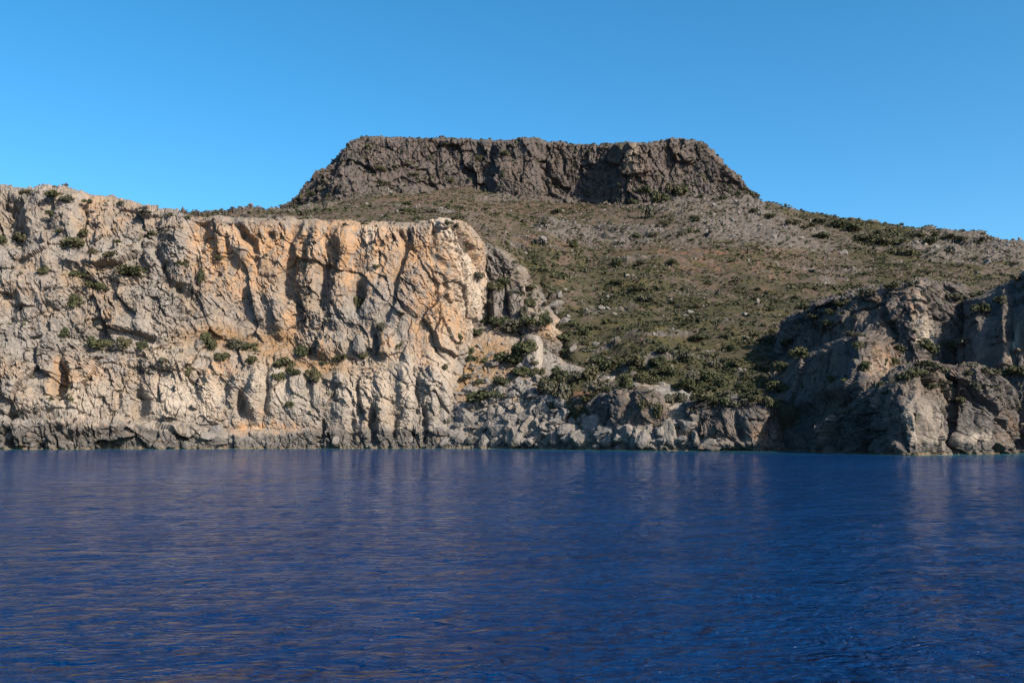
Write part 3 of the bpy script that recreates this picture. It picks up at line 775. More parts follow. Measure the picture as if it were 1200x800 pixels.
# ------------------------------------------------------------------ sea
def sea_material():
    t = NT('sea_water')
    deep = t.mix(t.ramp(t.noise(60, 3, 0.5, 0.5), 0.4, 0.6), (0.0006, 0.0160, 0.066), (0.0008, 0.0205, 0.080))
    c = t.mix(t.attr('shallow'), deep, (0.022, 0.105, 0.105))
    c = t.mix(t.attr('foam'), c, (0.55, 0.57, 0.58))
    def crest(scale, detail, st):
        v = t.math('ABSOLUTE', t.math('SUBTRACT', t.noise(scale, detail, 0.6, 0.7, st), 0.5))
        return t.math('SUBTRACT', 0.5, v)
    h = t.math('ADD', t.math('MULTIPLY', crest(0.75, 4, (0.8, 1.35, 1)), 1.0), t.math('MULTIPLY', crest(2.6, 3, (0.75, 1.3, 1)), 2.0))
    h = t.math('ADD', h, t.math('MULTIPLY', t.noise(7, 3, 0.55, 0.5, (0.7, 1.2, 1)), 3.0))
    h = t.math('ADD', h, t.math('MULTIPLY', t.noise(0.22, 2, 0.5, 0.3, (0.8, 1.2, 1)), 0.05))
    n = t.t.nodes.new('ShaderNodeBump')
    n.inputs['Strength'].default_value = 1.0
    n.inputs['Distance'].default_value = 0.58
    t.t.links.new(h, n.inputs['Height'])
    t.t.links.new(n.outputs[0], t.bsdf.inputs['Normal'])
    t.bsdf.inputs['IOR'].default_value = 1.25
    return t.done(c, 0.08, 0.19)
SEA = sea_material()
# one sheet to the horizon, its mesh finest where one looks down on the waves
xs = np.concatenate([[-20000, -6000, -1800, -800], 10.05 * np.sinh(4.6 * np.linspace(-1, 1, 430)), [800, 1800, 6000, 20000]])
ys = np.concatenate([[-20000, -5000, -1200, -300, -100, -40, -15, 0], 10.0 * 54.0 ** np.linspace(0, 1, 410), [600, 800, 1600, 5000, 20000]])
Xg, Yg = np.meshgrid(xs, ys)
Pw = np.stack([Xg, Yg, np.zeros_like(Xg)], -1)
Pf = Pw.reshape(-1, 3)
gap_x = np.gradient(xs)[None, :] + 0 * Xg
gap_y = np.gradient(ys)[:, None] + 0 * Xg
def fit(w, wy):      # waves only where the mesh is fine enough to carry them
    return (np.clip(w / (2.5 * gap_x), 0, 1) * np.clip(wy / (2.0 * gap_y), 0, 1)).ravel()
wz = fit(2.4, 2.4) * 0.085 * fbm(Pf, np.array([2.4, 1.5, 1.0]), 3, 0.55, 901) + fit(11, 7) * 0.12 * fbm(Pf, np.array([11, 6.5, 1.0]), 2, 0.5, 902)
Pw[..., 2] = wz.reshape(Yg.shape)
# distance to the shore along the line of sight from the terrain's own waterline
shore_x, shore_y = [], []
for name, S, Nn in SURF:
    m = np.abs(S[:, 2] - 0.3) < 0.9
    shore_x.append(S[m, 0]); shore_y.append(S[m, 1])
shore_x = np.concatenate(shore_x); shore_y = np.concatenate(shore_y)
bins = np.arange(-420, 520, 3.0)
near = np.full(len(bins), 520.0)
np.minimum.at(near, np.clip(((shore_x + 420) / 3).astype(int), 0, len(bins) - 1), shore_y)
gap = np.where(np.abs(Pf[:, 0]) < 480, np.interp(Pf[:, 0], bins + 1.5, near) - Pf[:, 1], 900.0) + 5 * gnoise(Pf, 12, 905)
shallow = (0.75 * sstep(26, 0, gap) + 0.35 * sstep(120, 10, gap)) * (0.7 + 0.3 * gnoise(Pf, np.array([9, 30, 1]), 906))
foam = sstep(5.0, 0.5, gap) * sstep(0.15, 0.45, gnoise(Pf, np.array([16, 16, 1]), 907) + 0.3 * gnoise(Pf, np.array([3, 3, 1]), 908))
me = mesh_np('sea', Pf, grid_faces(*Yg.shape), SEA, True, {'shallow': np.clip(shallow, 0, 1), 'foam': np.clip(foam, 0, 1)})
sea = bpy.data.objects.new('sea', me)
col.objects.link(sea)
sea['kind'] = 'structure'
sea['label'] = 'deep blue rippled sea in front of the cliffs'
print('sea', round(time.perf_counter() - T0, 1))
# ------------------------------------------------------------------ where the ground shows
SP = np.concatenate([S for n, S, N_ in SURF]); SN = np.concatenate([N_ for n, S, N_ in SURF])
spx, spy, sd = project(SP)
ok = (spx >= 0) & (spx < 1200) & (spy >= 0) & (spy < 800)
oid = np.nonzero(ok)[0]
order = oid[np.argsort(-sd[oid])]
IDB = np.full((800, 1200), -1, np.int64)
IDB[spy[order].astype(int), spx[order].astype(int)] = order          # nearest wins
DB = np.where(IDB >= 0, sd[np.maximum(IDB, 0)], 1e9)
for _ in range(2):                                                    # close the holes between vertices
    for ax in (0, 1):
        for sh in (1, -1):
            D2, I2 = np.roll(DB, sh, ax), np.roll(IDB, sh, ax)
            m = D2 < DB - 6
            DB[m], IDB[m] = D2[m], I2[m]
def ground(px, py):
    i = IDB[int(np.clip(py, 0, 799)), int(np.clip(px, 0, 1199))]
    return None if i < 0 else (SP[i], SN[i])
def seen(P, lift=0.0):
    px, py, d = project(P + np.array([0, 0, lift]))
    inside = (px >= 0) & (px < 1200) & (py >= 0) & (py < 800)
    b = DB[np.clip(py, 0, 799).astype(int), np.clip(px, 0, 1199).astype(int)]
    return inside & (d < b + 5)

rng = np.random.default_rng(7)
# ------------------------------------------------------------------ shapes of rocks and bushes
def ico(sub):
    import bmesh
    bm = bmesh.new()
    bmesh.ops.create_icosphere(bm, subdivisions=sub, radius=1.0)
    V = np.array([v.co[:] for v in bm.verts]); F = np.array([[v.index for v in f.verts] for f in bm.faces])
    bm.free()
    return V, F
def rock_shape(sub, seed):
    r = np.random.default_rng(seed)
    V, F = ico(sub)
    n = r.normal(size=(10, 3)); n /= np.linalg.norm(n, axis=1, keepdims=True)
    h = r.uniform(0.6, 1.0, 10)
    c = np.maximum(V @ n.T, 0.05)
    rad = np.minimum((h / c).min(axis=1), 1.25)
    P = V * rad[:, None]
    if sub > 1:
        P *= (1 + 0.06 * gnoise(V * 1.0 + seed * 3.1, 0.5, seed) + 0.04 * gnoise(V + seed, 0.2, seed + 5))[:, None]
        v, e, q, f = vor(V + seed * 1.7, 0.55, seed + 9)
        P *= (1 + 0.07 * v - 0.05 * (1 - sstep(0, 0.12, e)))[:, None]
    return P, F
def bush_shape(n, leaf, seed):
    """many small leafy sprays spread over a few uneven lobes; unit radius, standing on z = 0"""
    r = np.random.default_rng(seed)
    k = r.integers(5, 9)
    cen = np.stack([r.uniform(-0.55, 0.55, k), r.uniform(-0.55, 0.55, k), r.uniform(0.2, 0.62, k)], 1)
    rad = r.uniform(0.28, 0.48, k)
    w = r.integers(0, k, n)
    d = r.normal(size=(n, 3)); d /= np.linalg.norm(d, axis=1, keepdims=True)
    d[:, 2] = np.where(d[:, 2] < -0.35, -d[:, 2], d[:, 2])
    C = cen[w] + d * (rad[w] * r.uniform(0.55, 1.12, n) ** 0.6)[:, None] * np.array([1, 1, 0.85])
    C[:, 2] = np.abs(C[:, 2])
    nrm = d + 0.75 * r.normal(size=(n, 3)); nrm /= np.linalg.norm(nrm, axis=1, keepdims=True)
    a = np.cross(nrm, r.normal(size=(n, 3))); a /= np.linalg.norm(a, axis=1, keepdims=True)
    b = np.cross(nrm, a)
    s = leaf * r.uniform(0.6, 1.4, n)[:, None]
    V = np.stack([C + a * s, C - a * s * 0.6 + b * s * 0.9, C - a * s * 0.6 - b * s * 0.9], 1).reshape(-1, 3)
    return V, np.arange(3 * n).reshape(n, 3)
def trunk_shape(seed):
    r = np.random.default_rng(seed)
    V, F = [], []
    def limb(p, q, r0, r1):
        d = (q - p) / np.linalg.norm(q - p)
        a = np.cross(d, [0.3, 0.8, 0.2]); a /= np.linalg.norm(a); b = np.cross(d, a)
        o = len(V)
        for c, rr in ((p, r0), (q, r1)):
            for i in range(5):
                t = 2 * math.pi * i / 5
                V.append(c + rr * (a * math.cos(t) + b * math.sin(t)))
        for i in range(5):
            j = (i + 1) % 5
            F.append([o + i, o + j, o + 5 + j]); F.append([o + i, o + 5 + j, o + 5 + i])
    top = np.array([r.uniform(-.1, .1), r.uniform(-.1, .1), 0.3])
    limb(np.array([0, 0, -0.25]), top, 0.09, 0.06)
    for i in range(4):
        t = r.uniform(0, 6.28)
        limb(top, np.array([0.45 * math.cos(t), 0.45 * math.sin(t), r.uniform(0.5, 0.75)]), 0.05, 0.015)
    return np.array(V), np.array(F)

def leaf_material(name, per_object):
    t = NT(name)
    tone = t.rand() if per_object else t.attr('tone')
    grey = t.ramp(t.math('FRACT', t.math('MULTIPLY', tone, 7.31)), 0.72, 0.8)
    c = t.mix(t.ramp(tone, 0.15, 0.5), (0.030, 0.037, 0.017), (0.042, 0.047, 0.020))
    c = t.mix(t.ramp(tone, 0.55, 0.95), c, (0.058, 0.053, 0.028))
    c = t.mix(t.ramp(t.noise(0.9, 3, 0.6), 0.4, 0.65), c, t.mix(0.4, c, (0.062, 0.066, 0.028)))
    c = t.mix(t.math('MULTIPLY', grey, 0.75), c, (0.070, 0.066, 0.050))
    t.bsdf.inputs['Subsurface Weight'].default_value = 0.0
    return t.done(c, 0.75, 0.25)
LEAF = leaf_material('bush_leaves', True)
SCRUB = leaf_material('scrub_leaves', False)
BARK = NT('bark').done((0.11, 0.085, 0.065), 0.9, 0.1)
BOULDER = rock_material('boulder_stone', (0.145, 0.136, 0.130), (0.158, 0.140, 0.120), (0.23, 0.15, 0.085), (0.09, 0.083, 0.076), (0.2, 0.13, 0.07), GREEN, flakes=0.1)

NB = 8
bush_hi = [bush_shape(700, 0.088, 40 + i) for i in range(NB)]
bush_lo = [bush_shape(14, 0.45, 60 + i) for i in range(NB)]
bush_me = [mesh_np('foliage', V, F, LEAF) for V, F in bush_hi]
trunk_me = [mesh_np('trunk', *trunk_shape(80 + i), BARK) for i in range(4)]
rock_hi = [rock_shape(4, 90 + i) for i in range(12)]
rock_tiny = [rock_shape(1, 90 + i) for i in range(12)]
rock_lo = [rock_shape(2, 90 + i) for i in range(12)]
rock_me = [mesh_np('boulder', V, F, BOULDER, False, {'wet': np.full(len(V), 2.6)}) for V, F in rock_hi]

# ------------------------------------------------------------------ bushes: where they grow
B_pos, B_r, B_h, B_tone, B_pri = [], [], [], [], []
def bush(p, r, h=0.8, tone=None, pri=0):
    B_pos.append(p); B_r.append(r); B_h.append(h); B_tone.append(rng.uniform() if tone is None else tone); B_pri.append(pri)
# the ones that can be picked out: px, py of the foot, width in px, height in px
picked = [
 (62, 231, 22, 9), (80, 236, 16, 8), (30, 227, 12, 6), (102, 238, 10, 6), (138, 242, 12, 6), (170, 252, 12, 4), (200, 252, 10, 4), (219, 255, 9, 4), (242, 253, 8, 4),
 (26, 286, 24, 14), (4, 284, 14, 10), (85, 290, 26, 14), (97, 277, 14, 10), (59, 252, 14, 6), (70, 272, 12, 5), (105, 296, 12, 7), (126, 303, 14, 8), (160, 322, 34, 12), (97, 327, 22, 12), (112, 338, 20, 10), (82, 360, 20, 18), (50, 322, 12, 10),
 (212, 310, 12, 8), (178, 276, 10, 6), (120, 408, 22, 12), (145, 407, 16, 14), (165, 410, 12, 12), (105, 406, 12, 14), (78, 395, 12, 12), (220, 440, 10, 14), (190, 425, 10, 8), (235, 330, 7, 18), (258, 304, 12, 6),
 (240, 402, 14, 16), (248, 410, 10, 16), (275, 408, 26, 14), (258, 424, 16, 12), (292, 410, 16, 10), (292, 425, 16, 10), (333, 432, 22, 16), (344, 438, 14, 10), (355, 415, 18, 14), (368, 446, 18, 18), (325, 446, 14, 10), (398, 422, 16, 10), (424, 420, 12, 10), (378, 427, 9, 5),
 (388, 312, 9, 6), (440, 314, 9, 6), (420, 360, 14, 20), (448, 385, 12, 10), (465, 413, 10, 14), (512, 413, 14, 12), (540, 400, 14, 10), (545, 415, 20, 12), (553, 422, 14, 10), (522, 432, 12, 10), (558, 392, 16, 10), (566, 385, 14, 6), (569, 426, 12, 10), (548, 444, 12, 8), (562, 450, 10, 6),
 (573, 467, 44, 16), (586, 452, 20, 14), (598, 428, 34, 22), (612, 415, 26, 20), (585, 385, 26, 16), (603, 388, 30, 18), (570, 378, 18, 14), (618, 382, 22, 14), (636, 385, 18, 14), (608, 440, 26, 14), (628, 441, 16, 14), (612, 374, 12, 20), (622, 360, 10, 14), (640, 380, 12, 16), (577, 340, 22, 14), (590, 333, 16, 10), (560, 325, 14, 10), (622, 340, 14, 8),
 (527, 262, 14, 6), (535, 256, 12, 6), (426, 262, 8, 4), (486, 258, 8, 4), (406, 263, 8, 3),
 (652, 448, 22, 20), (640, 462, 22, 22), (655, 470, 34, 26), (668, 478, 20, 16), (648, 478, 18, 12), (690, 444, 28, 18), (710, 432, 22, 14), (674, 447, 20, 14), (702, 458, 26, 16), (688, 470, 18, 12), (742, 428, 24, 16), (738, 452, 26, 18), (755, 446, 18, 12), (722, 428, 16, 12), (700, 425, 18, 12),
 (770, 430, 22, 14), (782, 440, 18, 14), (800, 420, 30, 14), (803, 457, 26, 16), (818, 448, 24, 16), (836, 445, 22, 14), (848, 452, 20, 14), (823, 470, 28, 14), (845, 475, 24, 12), (862, 478, 24, 12), (880, 470, 24, 16), (872, 456, 22, 12), (895, 475, 20, 14), (788, 472, 24, 16), (768, 488, 14, 18), (756, 478, 14, 14), (910, 462, 24, 18), (905, 480, 18, 14),
 (860, 430, 18, 12), (835, 428, 18, 10), (915, 435, 20, 14), (895, 432, 16, 10), (938, 418, 24, 14), (925, 402, 22, 10), (900, 398, 18, 8), (860, 410, 24, 10), (820, 398, 26, 8), (780, 412, 22, 10), (690, 412, 20, 10), (680, 392, 20, 10), (660, 400, 22, 12), (695, 385, 18, 8), (747, 340, 18, 8), (725, 332, 18, 8), (760, 352, 22, 9),
 (725, 310, 14, 10), (752, 308, 14, 8), (787, 310, 14, 8), (670, 286, 14, 8), (635, 262, 10, 8), (654, 247, 12, 6), (758, 252, 14, 18), (772, 236, 20, 16), (790, 228, 18, 14), (803, 226, 14, 12), (755, 226, 14, 10), (742, 238, 10, 8), (788, 256, 10, 6), (812, 258, 12, 8), (782, 264, 14, 8), (800, 276, 12, 8), (812, 270, 10, 8), (745, 278, 12, 8), (765, 278, 12, 8), (720, 268, 8, 6), (708, 244, 6, 4),
 (683, 226, 10, 8), (820, 232, 10, 6), (848, 234, 10, 5), (885, 246, 14, 6), (900, 252, 14, 6), (930, 262, 16, 8), (945, 268, 18, 8), (958, 258, 14, 8), (963, 278, 22, 8), (985, 266, 22, 10), (1000, 272, 24, 10), (1018, 280, 26, 10), (1035, 285, 24, 10), (1050, 284, 22, 9), (1035, 272, 18, 8), (1062, 297, 22, 10), (1088, 284, 20, 8), (1078, 275, 14, 6), (1095, 276, 12, 6), (1110, 278, 14, 6), (1125, 281, 14, 6), (1145, 282, 14, 6),
 (724, 171, 5, 6), (709, 170, 4, 3), (604, 167, 4, 4), (352, 232, 5, 10), (340, 240, 6, 6), (362, 228, 10, 8), (480, 206, 14, 6), (450, 216, 12, 8), (462, 196, 8, 6), (475, 180, 8, 6), (505, 190, 8, 10), (445, 200, 12, 8), (560, 188, 10, 8), (590, 182, 10, 8), (588, 210, 8, 10), (550, 212, 6, 6), (530, 214, 8, 6), (482, 238, 14, 5), (478, 247, 22, 5), (505, 248, 16, 6),
 (940, 360, 18, 8), (985, 358, 18, 8), (970, 380, 14, 8), (1000, 395, 20, 8), (1020, 345, 18, 10), (1045, 338, 20, 8), (1070, 334, 14, 8), (1075, 440, 22, 12), (1060, 445, 22, 10), (1095, 432, 24, 9), (1085, 428, 22, 8), (1110, 440, 14, 8), (1135, 432, 24, 10), (1160, 440, 24, 12), (1060, 415, 20, 12), (1085, 412, 22, 16), (1110, 410, 20, 14), (1130, 405, 18, 14), (1010, 432, 16, 12), (1005, 408, 14, 10), (1090, 455, 16, 8), (1140, 345, 18, 8), (1190, 330, 16, 8), (1170, 355, 16, 10), (1195, 440, 18, 14), (1180, 440, 16, 10), (1125, 470, 10, 8), (1145, 455, 12, 10), (1075, 490, 6, 12),
 (610, 495, 12, 6), (597, 494, 10, 6), (525, 495, 6, 6), (1150, 368, 20, 14), (1120, 350, 18, 8), (955, 372, 18, 8),
]
for (x, y, w, h) in picked:
    g = ground(x + 0.5, y)
    if g is None:
        g = ground(x + 0.5, y + 3) or ground(x + 0.5, y + 7)
    if g is None:
        continue
    p, n = g
    mpp = np.linalg.norm(p - [0, 0, CAM_Z]) / FPX
    bush(p - n * 0.1 * w * mpp * 0.5 + np.array([0, 0, -0.15 * h * mpp]), (0.72 if y > 415 and x > 636 and x < 930 else 0.68) * w * mpp, max(0.5, 1.4 * h / w), rng.uniform(0.0, 0.6), 1)
# scattered over the hillside
S, Nn = SURF[[n for n, *_ in SURF].index('hillside')][1:]
nt, ns = HILL_GRID
Gh = S.reshape(nt, ns, 3)
area = np.zeros((nt, ns))
cr = np.linalg.norm(np.cross(Gh[1:, :-1] - Gh[:-1, :-1], Gh[:-1, 1:] - Gh[:-1, :-1]), axis=2)
area[:-1, :-1] = cr
hx, hy, hd = project(S)
clump = sstep(-0.3, 0.5, fbm(S, 22, 3, 0.55, 940) + 0.5 * gnoise(S, 70, 941))
inview = (hx > -120) & (hx < 1320) & (hy > 150) & (hy < 500)
vis_h = seen(S, 1.5)
pick_w = inview * np.where(vis_h, 1.0, 0.12)
wgt = area.ravel() * (0.14 + HILL_VEG + 0.25 * blobs(hx, hy, [(600, 234, 120, 8, 2, 1), (380, 240, 60, 8, -10, 1), (800, 238, 80, 12, 5, 1)])) * (0.12 + 0.88 * clump) * (1 - 0.7 * HILL_SOIL) * (1 - 0.4 * HILL_ROCK) * pick_w
idx = rng.choice(len(S), 27000, p=wgt / wgt.sum())
for i in idx:
    dense = HILL_VEG[i]
    r = 0.74 + 0.62 * rng.pareto(3.0) + 1.3 * max(dense - 0.25, 0) * rng.uniform() ** 1.5
    r = min(r, 2.5 + 1.8 * dense)
    p = S[i] + np.array([rng.uniform(-1, 1), rng.uniform(-1, 1), 0])
    bush(p - np.array([0, 0, 0.15 * r]), r, rng.uniform(0.5, 0.95), None if dense < 0.55 else rng.uniform(0, 0.75))
# on ledges of the rock faces
for name, S, Nn in SURF:
    if name == 'hillside':
        continue
    q = {'cliff': 420, 'mesa': 2600, 'scree_slope': 120, 'low_cliff': 120, 'headland': 110, 'rocky_spur': 170, 'crag': 260}.get(name, 40)
    w = np.clip(Nn[:, 2] - (0.15 if name in ('mesa', 'crag', 'rocky_spur') else 0.35), 0, 1) * (S[:, 2] > 14) * sstep(-0.2, 0.4, fbm(S, 18, 3, 0.5, 950))
    if w.sum() == 0:
        continue
    for i in rng.choice(len(S), q, p=w / w.sum()):
        r = 0.7 + 0.7 * rng.pareto(3.0)
        r = min(r * (1.35 if name == 'mesa' else 1.0), 3.0)
        bush(S[i] - np.array([0, 0, 0.2 * r]), r, rng.uniform(0.55, 1.1), rng.uniform(0, 0.8))
B_pos = np.array(B_pos); B_r = np.array(B_r); B_h = np.array(B_h); B_tone = np.array(B_tone); B_pri = np.array(B_pri)

# ------------------------------------------------------------------ boulders: where they lie
K_pos, K_s, K_pri, K_pale = [], [], [], []
def boulder(p, s, pri=0, pale=False):
    K_pos.append(p); K_s.append(s); K_pri.append(pri); K_pale.append(pale)
picked_rocks = [   # px, py of the middle, width px, height px
 (545, 489, 26, 26), (540, 478, 14, 16), (252, 504, 18, 14), (240, 511, 16, 8), (585, 503, 26, 22), (605, 512, 18, 22), (648, 515, 20, 16), (677, 515, 30, 26), (624, 484, 16, 18), (635, 488, 10, 14), (586, 482, 18, 12), (628, 498, 14, 14), (638, 500, 16, 12), (661, 500, 14, 12), (655, 492, 14, 10),
 (540, 515, 14, 12), (555, 517, 20, 12), (569, 516, 10, 14), (530, 508, 14, 10), (520, 517, 14, 10), (618, 502, 8, 12), (600, 492, 12, 12), (575, 490, 10, 8), (565, 485, 12, 10), (612, 470, 8, 6), (595, 470, 12, 8), (622, 475, 10, 8), (690, 500, 14, 10), (698, 508, 12, 12), (712, 517, 14, 12), (725, 512, 18, 12), (745, 518, 18, 14), (754, 520, 14, 14), (768, 519, 14, 14), (775, 507, 22, 16), (785, 520, 14, 12), (800, 515, 16, 12), (806, 498, 24, 18), (815, 488, 16, 10), (790, 497, 14, 8), (826, 520, 22, 10), (838, 524, 20, 6), (765, 524, 12, 6), (735, 524, 12, 7), (700, 523, 12, 7),
 (690, 491, 10, 7), (680, 482, 8, 6), (665, 476, 8, 6), (905, 524, 10, 6), (914, 525, 8, 5), (898, 522, 8, 5), (920, 526, 10, 4),
 (649, 358, 20, 10), (664, 371, 7, 6), (661, 376, 14, 9), (704, 361, 8, 6), (712, 362, 9, 6), (722, 368, 8, 5), (670, 408, 8, 10), (697, 403, 9, 6), (714, 420, 8, 5), (739, 448, 6, 5), (900, 437, 8, 7), (812, 437, 6, 4), (765, 390, 5, 4), (817, 389, 5, 4), (873, 394, 5, 4), (811, 365, 8, 6), (937, 412, 7, 5), (803, 368, 6, 4), (745, 450, 10, 6), (758, 430, 6, 4),
 (420, 404, 16, 20), (12, 512, 10, 12),
]
for (x, y, w, h) in picked_rocks:
    g = ground(x, y)
    if g is None:
        continue
    p, n = g
    mpp = np.linalg.norm(p - [0, 0, CAM_Z]) / FPX
    boulder(p, np.array([w, 0.85 * w, h * 1.05]) * 0.5 * mpp, 1, True)
S, Nn = SURF[[n for n, *_ in SURF].index('scree_slope')][1:]
qx, qy, _ = project(S)
w = blobs(qx, qy, [(600, 490, 70, 34, 15, 1), (630, 455, 18, 24, -30, .7), (720, 515, 110, 12, 2, 1), (560, 515, 50, 12, 0, .8), (830, 522, 80, 6, 2, .5), (690, 480, 40, 12, 10, .5), (570, 440, 34, 30, 0, .4), (910, 524, 14, 5, 0, .9)], 1.5) * (S[:, 2] > -0.5)
for i in rng.choice(len(S), 1900, p=w / w.sum()):
    r = min(0.55 + 0.72 * rng.pareto(2.2), 4.6)
    boulder(S[i] + np.array([0, 0, 0.15 * r]), r * np.array([1.0, 1.0, 0.85]) * rng.uniform(0.6, 1.35, 3))
for name, S, Nn in SURF:
    if name != 'cliff':
        continue
    qx, qy, _ = project(S)
    w = (np.abs(S[:, 2] - 2.0) < 2.4) * (Nn[:, 2] > 0.2) * (qx > -20) * (qx < 560) + 0.25 * blobs(qx, qy, [(290, 405, 60, 14, 8, 1.0), (355, 428, 40, 9, 5, .7)]) * (Nn[:, 2] > 0.3)
    if w.sum() > 50:
        for i in rng.choice(len(S), 160, p=w / w.sum()):
            r = min(0.5 + 0.5 * rng.pareto(2.8), 2.4)
            boulder(S[i], r * rng.uniform(0.75, 1.25, 3))
S, Nn = SURF[[n for n, *_ in SURF].index('hillside')][1:]
w = area.ravel() * pick_w * (0.12 + HILL_ROCK + 0.3 * sstep(0.2, 0.6, fbm(S, 30, 3, 0.5, 960)))
for i in rng.choice(len(S), 3000, p=w / w.sum()):
    r = min(0.4 + 0.42 * rng.pareto(2.8), 2.4)
    boulder(S[i] + np.array([0, 0, 0.1 * r]), r * rng.uniform(0.7, 1.3, 3))
K_pos = np.array(K_pos); K_s = np.array(K_s); K_pri = np.array(K_pri)
print('placed', len(B_pos), len(K_pos), round(time.perf_counter() - T0, 1))
# ------------------------------------------------------------------ words for where a thing stands
ZONES = [   # x0, x1, y0, y1, words; the first that holds is taken
 (330, 880, 155, 178, 'on the rim of the flat topped mesa'),
 (330, 530, 178, 232, 'on the rocky left flank of the mesa'),
 (530, 690, 178, 228, 'on the shaded middle face of the mesa'),
 (690, 900, 178, 236, 'at the foot of the mesa right end'),
 (0, 130, 215, 262, 'on the far left clifftop skyline'),
 (130, 330, 235, 262, 'on the clifftop skyline left of the mesa'),
 (330, 545, 228, 268, 'on the plateau above the orange cliff'),
 (0, 100, 262, 345, 'on the upper left cliff ledges'),
 (100, 230, 262, 345, 'on the upper cliff near orange hollows'),
 (0, 230, 345, 420, 'on the broken left cliff ledge'),
 (230, 400, 385, 455, 'on the earthy ledge under orange wall'),
 (230, 560, 258, 400, 'clinging to the tall orange wall'),
 (400, 540, 385, 455, 'on the narrow ledge of the pale cliff'),
 (0, 230, 420, 492, 'on the lower left cliff wall'),
 (230, 530, 455, 492, 'on the pale lower cliff wall'),
 (0, 520, 492, 540, 'on the dark rock shelf at the waterline'),
 (540, 660, 280, 400, 'on the buttress beside the cliff end'),
 (520, 640, 400, 450, 'in the orange gully under the buttress'),
 (520, 690, 450, 492, 'on the upper boulder scree'),
 (520, 690, 492, 540, 'at the shore below the scree'),
 (690, 800, 492, 540, 'at the shore under the middle bluff'),
 (800, 935, 492, 540, 'at the shore under the grey bluff'),
 (636, 680, 425, 492, 'beside the pale rock fin'),
 (680, 760, 418, 492, 'on red earth above the bluff'),
 (760, 915, 418, 492, 'in the thicket above the bluff'),
 (640, 780, 345, 418, 'on the slope right of the buttress'),
 (780, 960, 345, 418, 'on the slope left of the headland'),
 (895, 1060, 392, 540, 'on the shaded spur beside the cove'),
 (1060, 1200, 425, 540, 'on the front block of the headland'),
 (925, 1145, 330, 430, 'on the crag above the headland'),
 (1145, 1200, 320, 440, 'on the dark cliff at the right edge'),
 (560, 700, 228, 345, 'on the brown slope under the mesa middle'),
 (700, 840, 228, 300, 'by the rock band under the mesa'),
 (700, 840, 300, 345, 'below the rock band under the mesa'),
 (840, 960, 228, 345, 'on the slope right of the mesa'),
 (960, 1200, 250, 300, 'on the bushy right skyline ridge'),
 (960, 1200, 300, 345, 'on the open slope above the crag'),
]
def zone(px, py):
    for (a, b, c, d, words) in ZONES:
        if a <= px < b and c <= py < d:
            return words, (px - a) / (b - a), (py - c) / (d - c)
    return 'on the open hillside', 0.5, 0.5
def spot(fx, fy):
    v = 'upper' if fy < 0.36 else ('lower' if fy > 0.64 else 'middle')
    h = 'left' if fx < 0.36 else ('right' if fx > 0.64 else 'centre')
    return v + ' ' + h
ORD = ['leftmost', 'second from left', 'third from left', 'fourth from left', 'fifth from left', 'sixth from left', 'seventh from left', 'eighth from left', 'ninth from left', 'tenth from left']
used = {}
def give_label(o, first, px, py, cat, plural):
    words, fx, fy = zone(px, py)
    used.setdefault(first + ' ' + words, []).append((px, o, spot(fx, fy)))
    o['category'] = cat
    o['group'] = plural + ' ' + words
def settle(lab, items):
    items.sort(key=lambda t: t[0])
    for k, (x, o, sp) in enumerate(items):
        if len(items) == 1:
            o['label'] = lab
        else:
            o['label'] = lab + ', ' + ('rightmost' if k == len(items) - 1 else ORD[min(k, 9)])
def settle_labels():
    for lab, items in used.items():
        if len(items) <= 4:
            settle(lab, items)
        else:
            by_spot = {}
            for t in items:
                by_spot.setdefault(t[2], []).append(t)
            for sp, its in by_spot.items():
                settle(lab + ', ' + sp, its)

# ------------------------------------------------------------------ single bushes: the largest in view
bx, by, bd = project(B_pos)
wpx = 2 * B_r * FPX / bd
vis = seen(B_pos + np.array([0, -0.6, 0]) * B_r[:, None], 0) | seen(B_pos, 0) 
vis |= seen(B_pos + np.stack([0 * B_r, -0.4 * B_r, 0.8 * B_r], 1), 0)
score = np.where(vis, wpx * np.sqrt(np.clip(B_h, .4, 1.4)), 0)
top = np.argsort(-score)[:298]
is_top = np.zeros(len(B_pos), bool); is_top[top] = True
for j, i in enumerate(top[np.argsort(-wpx[top])]):
    root = bpy.data.objects.new('bush', None)
    root.empty_display_size = 0.5
    root.location = B_pos[i]
    col.objects.link(root)
    s = B_r[i]
    a = rng.uniform(0, 6.28)
    f = bpy.data.objects.new('foliage', bush_me[rng.integers(NB)])
    f.scale = (s * rng.uniform(0.9, 1.1), s * rng.uniform(0.9, 1.1), s * B_h[i] * 1.15)
    f.rotation_euler = (0, 0, a)
    f.parent = root
    col.objects.link(f)
    if wpx[i] > 9:
        t = bpy.data.objects.new('trunk', trunk_me[rng.integers(4)])
        t.scale = f.scale; t.rotation_euler = f.rotation_euler; t.parent = root
        col.objects.link(t)
    size = 'large' if wpx[i] > 26 else ('broad' if wpx[i] > 18 else ('medium' if wpx[i] > 12 else 'small'))
    shape = 'upright' if B_h[i] > 0.95 else ('low' if B_h[i] < 0.65 else 'rounded')
    if size == 'large' and shape == 'rounded':
        shape = 'dark green'
    give_label(root, f'{size} {shape} bush', bx[i], by[i] - 2, 'bush', 'bushes')

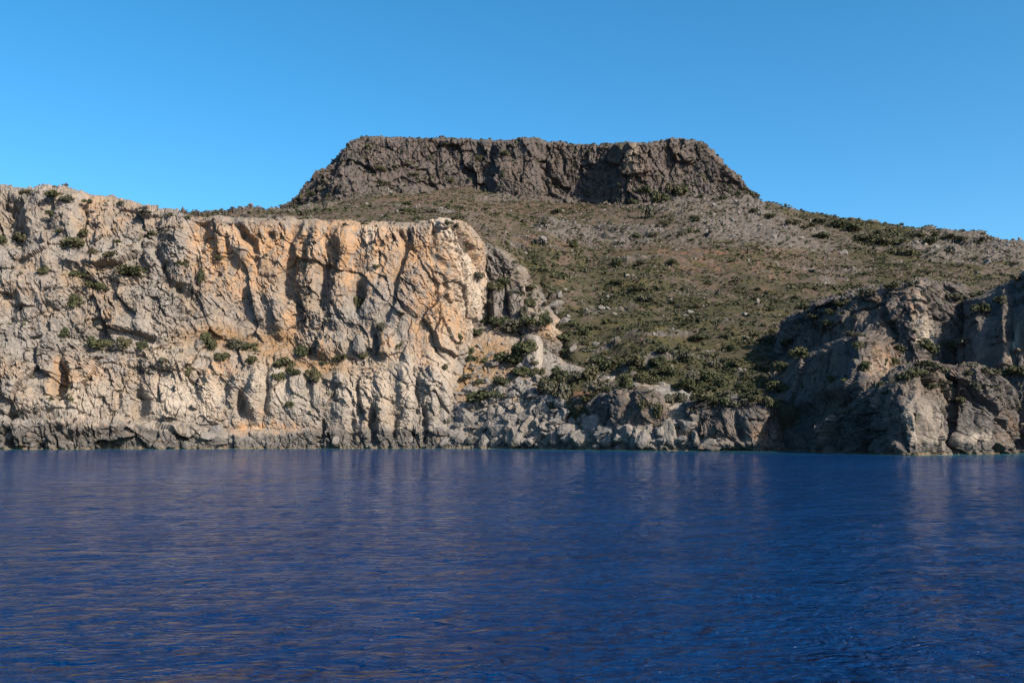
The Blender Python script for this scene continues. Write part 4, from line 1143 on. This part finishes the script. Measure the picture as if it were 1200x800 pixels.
def soup(name, label, group, shapes, pos, scl, rot, tone, mat, extra=None, tilt=False):
    Vs, Fs, Ts = [], [], []
    off = 0
    pick = rng.integers(0, len(shapes), len(pos))
    for k, (V, F) in enumerate(shapes):
        m = np.nonzero(pick == k)[0]
        if len(m) == 0:
            continue
        c, s = np.cos(rot[m]), np.sin(rot[m])
        X = V[None, :, :] * scl[m][:, None, :]
        if tilt:
            t = rng.uniform(-0.7, 0.7, len(m)); ct, st_ = np.cos(t)[:, None], np.sin(t)[:, None]
            X = np.stack([X[..., 0], X[..., 1] * ct - X[..., 2] * st_, X[..., 1] * st_ + X[..., 2] * ct], -1)
        W = np.stack([X[..., 0] * c[:, None] - X[..., 1] * s[:, None], X[..., 0] * s[:, None] + X[..., 1] * c[:, None], X[..., 2]], -1) + pos[m][:, None, :]
        Vs.append(W.reshape(-1, 3))
        Fs.append((F[None] + (np.arange(len(m)) * len(V))[:, None, None]).reshape(-1, 3) + off)
        Ts.append(np.repeat(tone[m], len(V)))
        off += len(m) * len(V)
    at_ = {'tone': np.concatenate(Ts)}
    at_.update({k: np.full(off, v) for k, v in (extra or {}).items()})
    me = mesh_np(name, np.concatenate(Vs), np.concatenate(Fs), mat, False, at_)
    o = bpy.data.objects.new(name, me)
    col.objects.link(o)
    o['kind'] = 'stuff'
    o['label'] = label
    return o
m = ~is_top
soup('scrub', 'low scrub and small bushes scattered over the slopes and ledges', 'scrub', bush_lo, B_pos[m],
     np.stack([B_r[m], B_r[m], B_r[m] * B_h[m]], 1), rng.uniform(0, 6.28, m.sum()), B_tone[m], SCRUB)

# ------------------------------------------------------------------ single boulders: the largest in view
kx, ky, kd = project(K_pos)
kw = (K_s[:, 0] + K_s[:, 2]) * FPX / kd
vis = seen(K_pos + np.array([0, -0.5, 0.5]) * K_s, 0) & (K_pos[:, 2] + 0.7 * K_s[:, 2] > 0.2)
score = np.where(vis, kw, 0) + 3.0 * K_pri * vis
top = np.argsort(-score)[:290]
is_k = np.zeros(len(K_pos), bool); is_k[top] = True
for i in top[np.argsort(-kw[top])]:
    o = bpy.data.objects.new('boulder', rock_me[rng.integers(len(rock_me))])
    o.location = K_pos[i]
    o.scale = K_s[i]
    o.rotation_euler = (rng.uniform(-0.35, 0.35), rng.uniform(-0.35, 0.35), rng.uniform(0, 6.28))
    col.objects.link(o)
    size = 'huge' if kw[i] > 22 else ('big' if kw[i] > 14 else ('middling' if kw[i] > 8 else 'small'))
    ratio = K_s[i][2] / (0.5 * (K_s[i][0] + K_s[i][1]))
    shape = 'tall' if ratio > 1.12 else ('flat' if ratio < 0.8 else 'blocky')
    give_label(o, f'{size} {shape} grey boulder', kx[i], ky[i], 'boulder', 'boulders')
for shapes, m, words in ((rock_lo, ~is_k & (kw >= 3.2) & vis, 'grey stones strewn over scree, shore and slopes'), (rock_tiny, ~is_k & ~((kw >= 3.2) & vis), 'small grey stones and rubble between the boulders')):
    soup('stones', words, 'stones', shapes, K_pos[m], K_s[m], rng.uniform(0, 6.28, m.sum()), rng.uniform(0, 1, m.sum()), BOULDER, {'wet': 2.6}, True)
settle_labels()
print('done', round(time.perf_counter() - T0, 1))
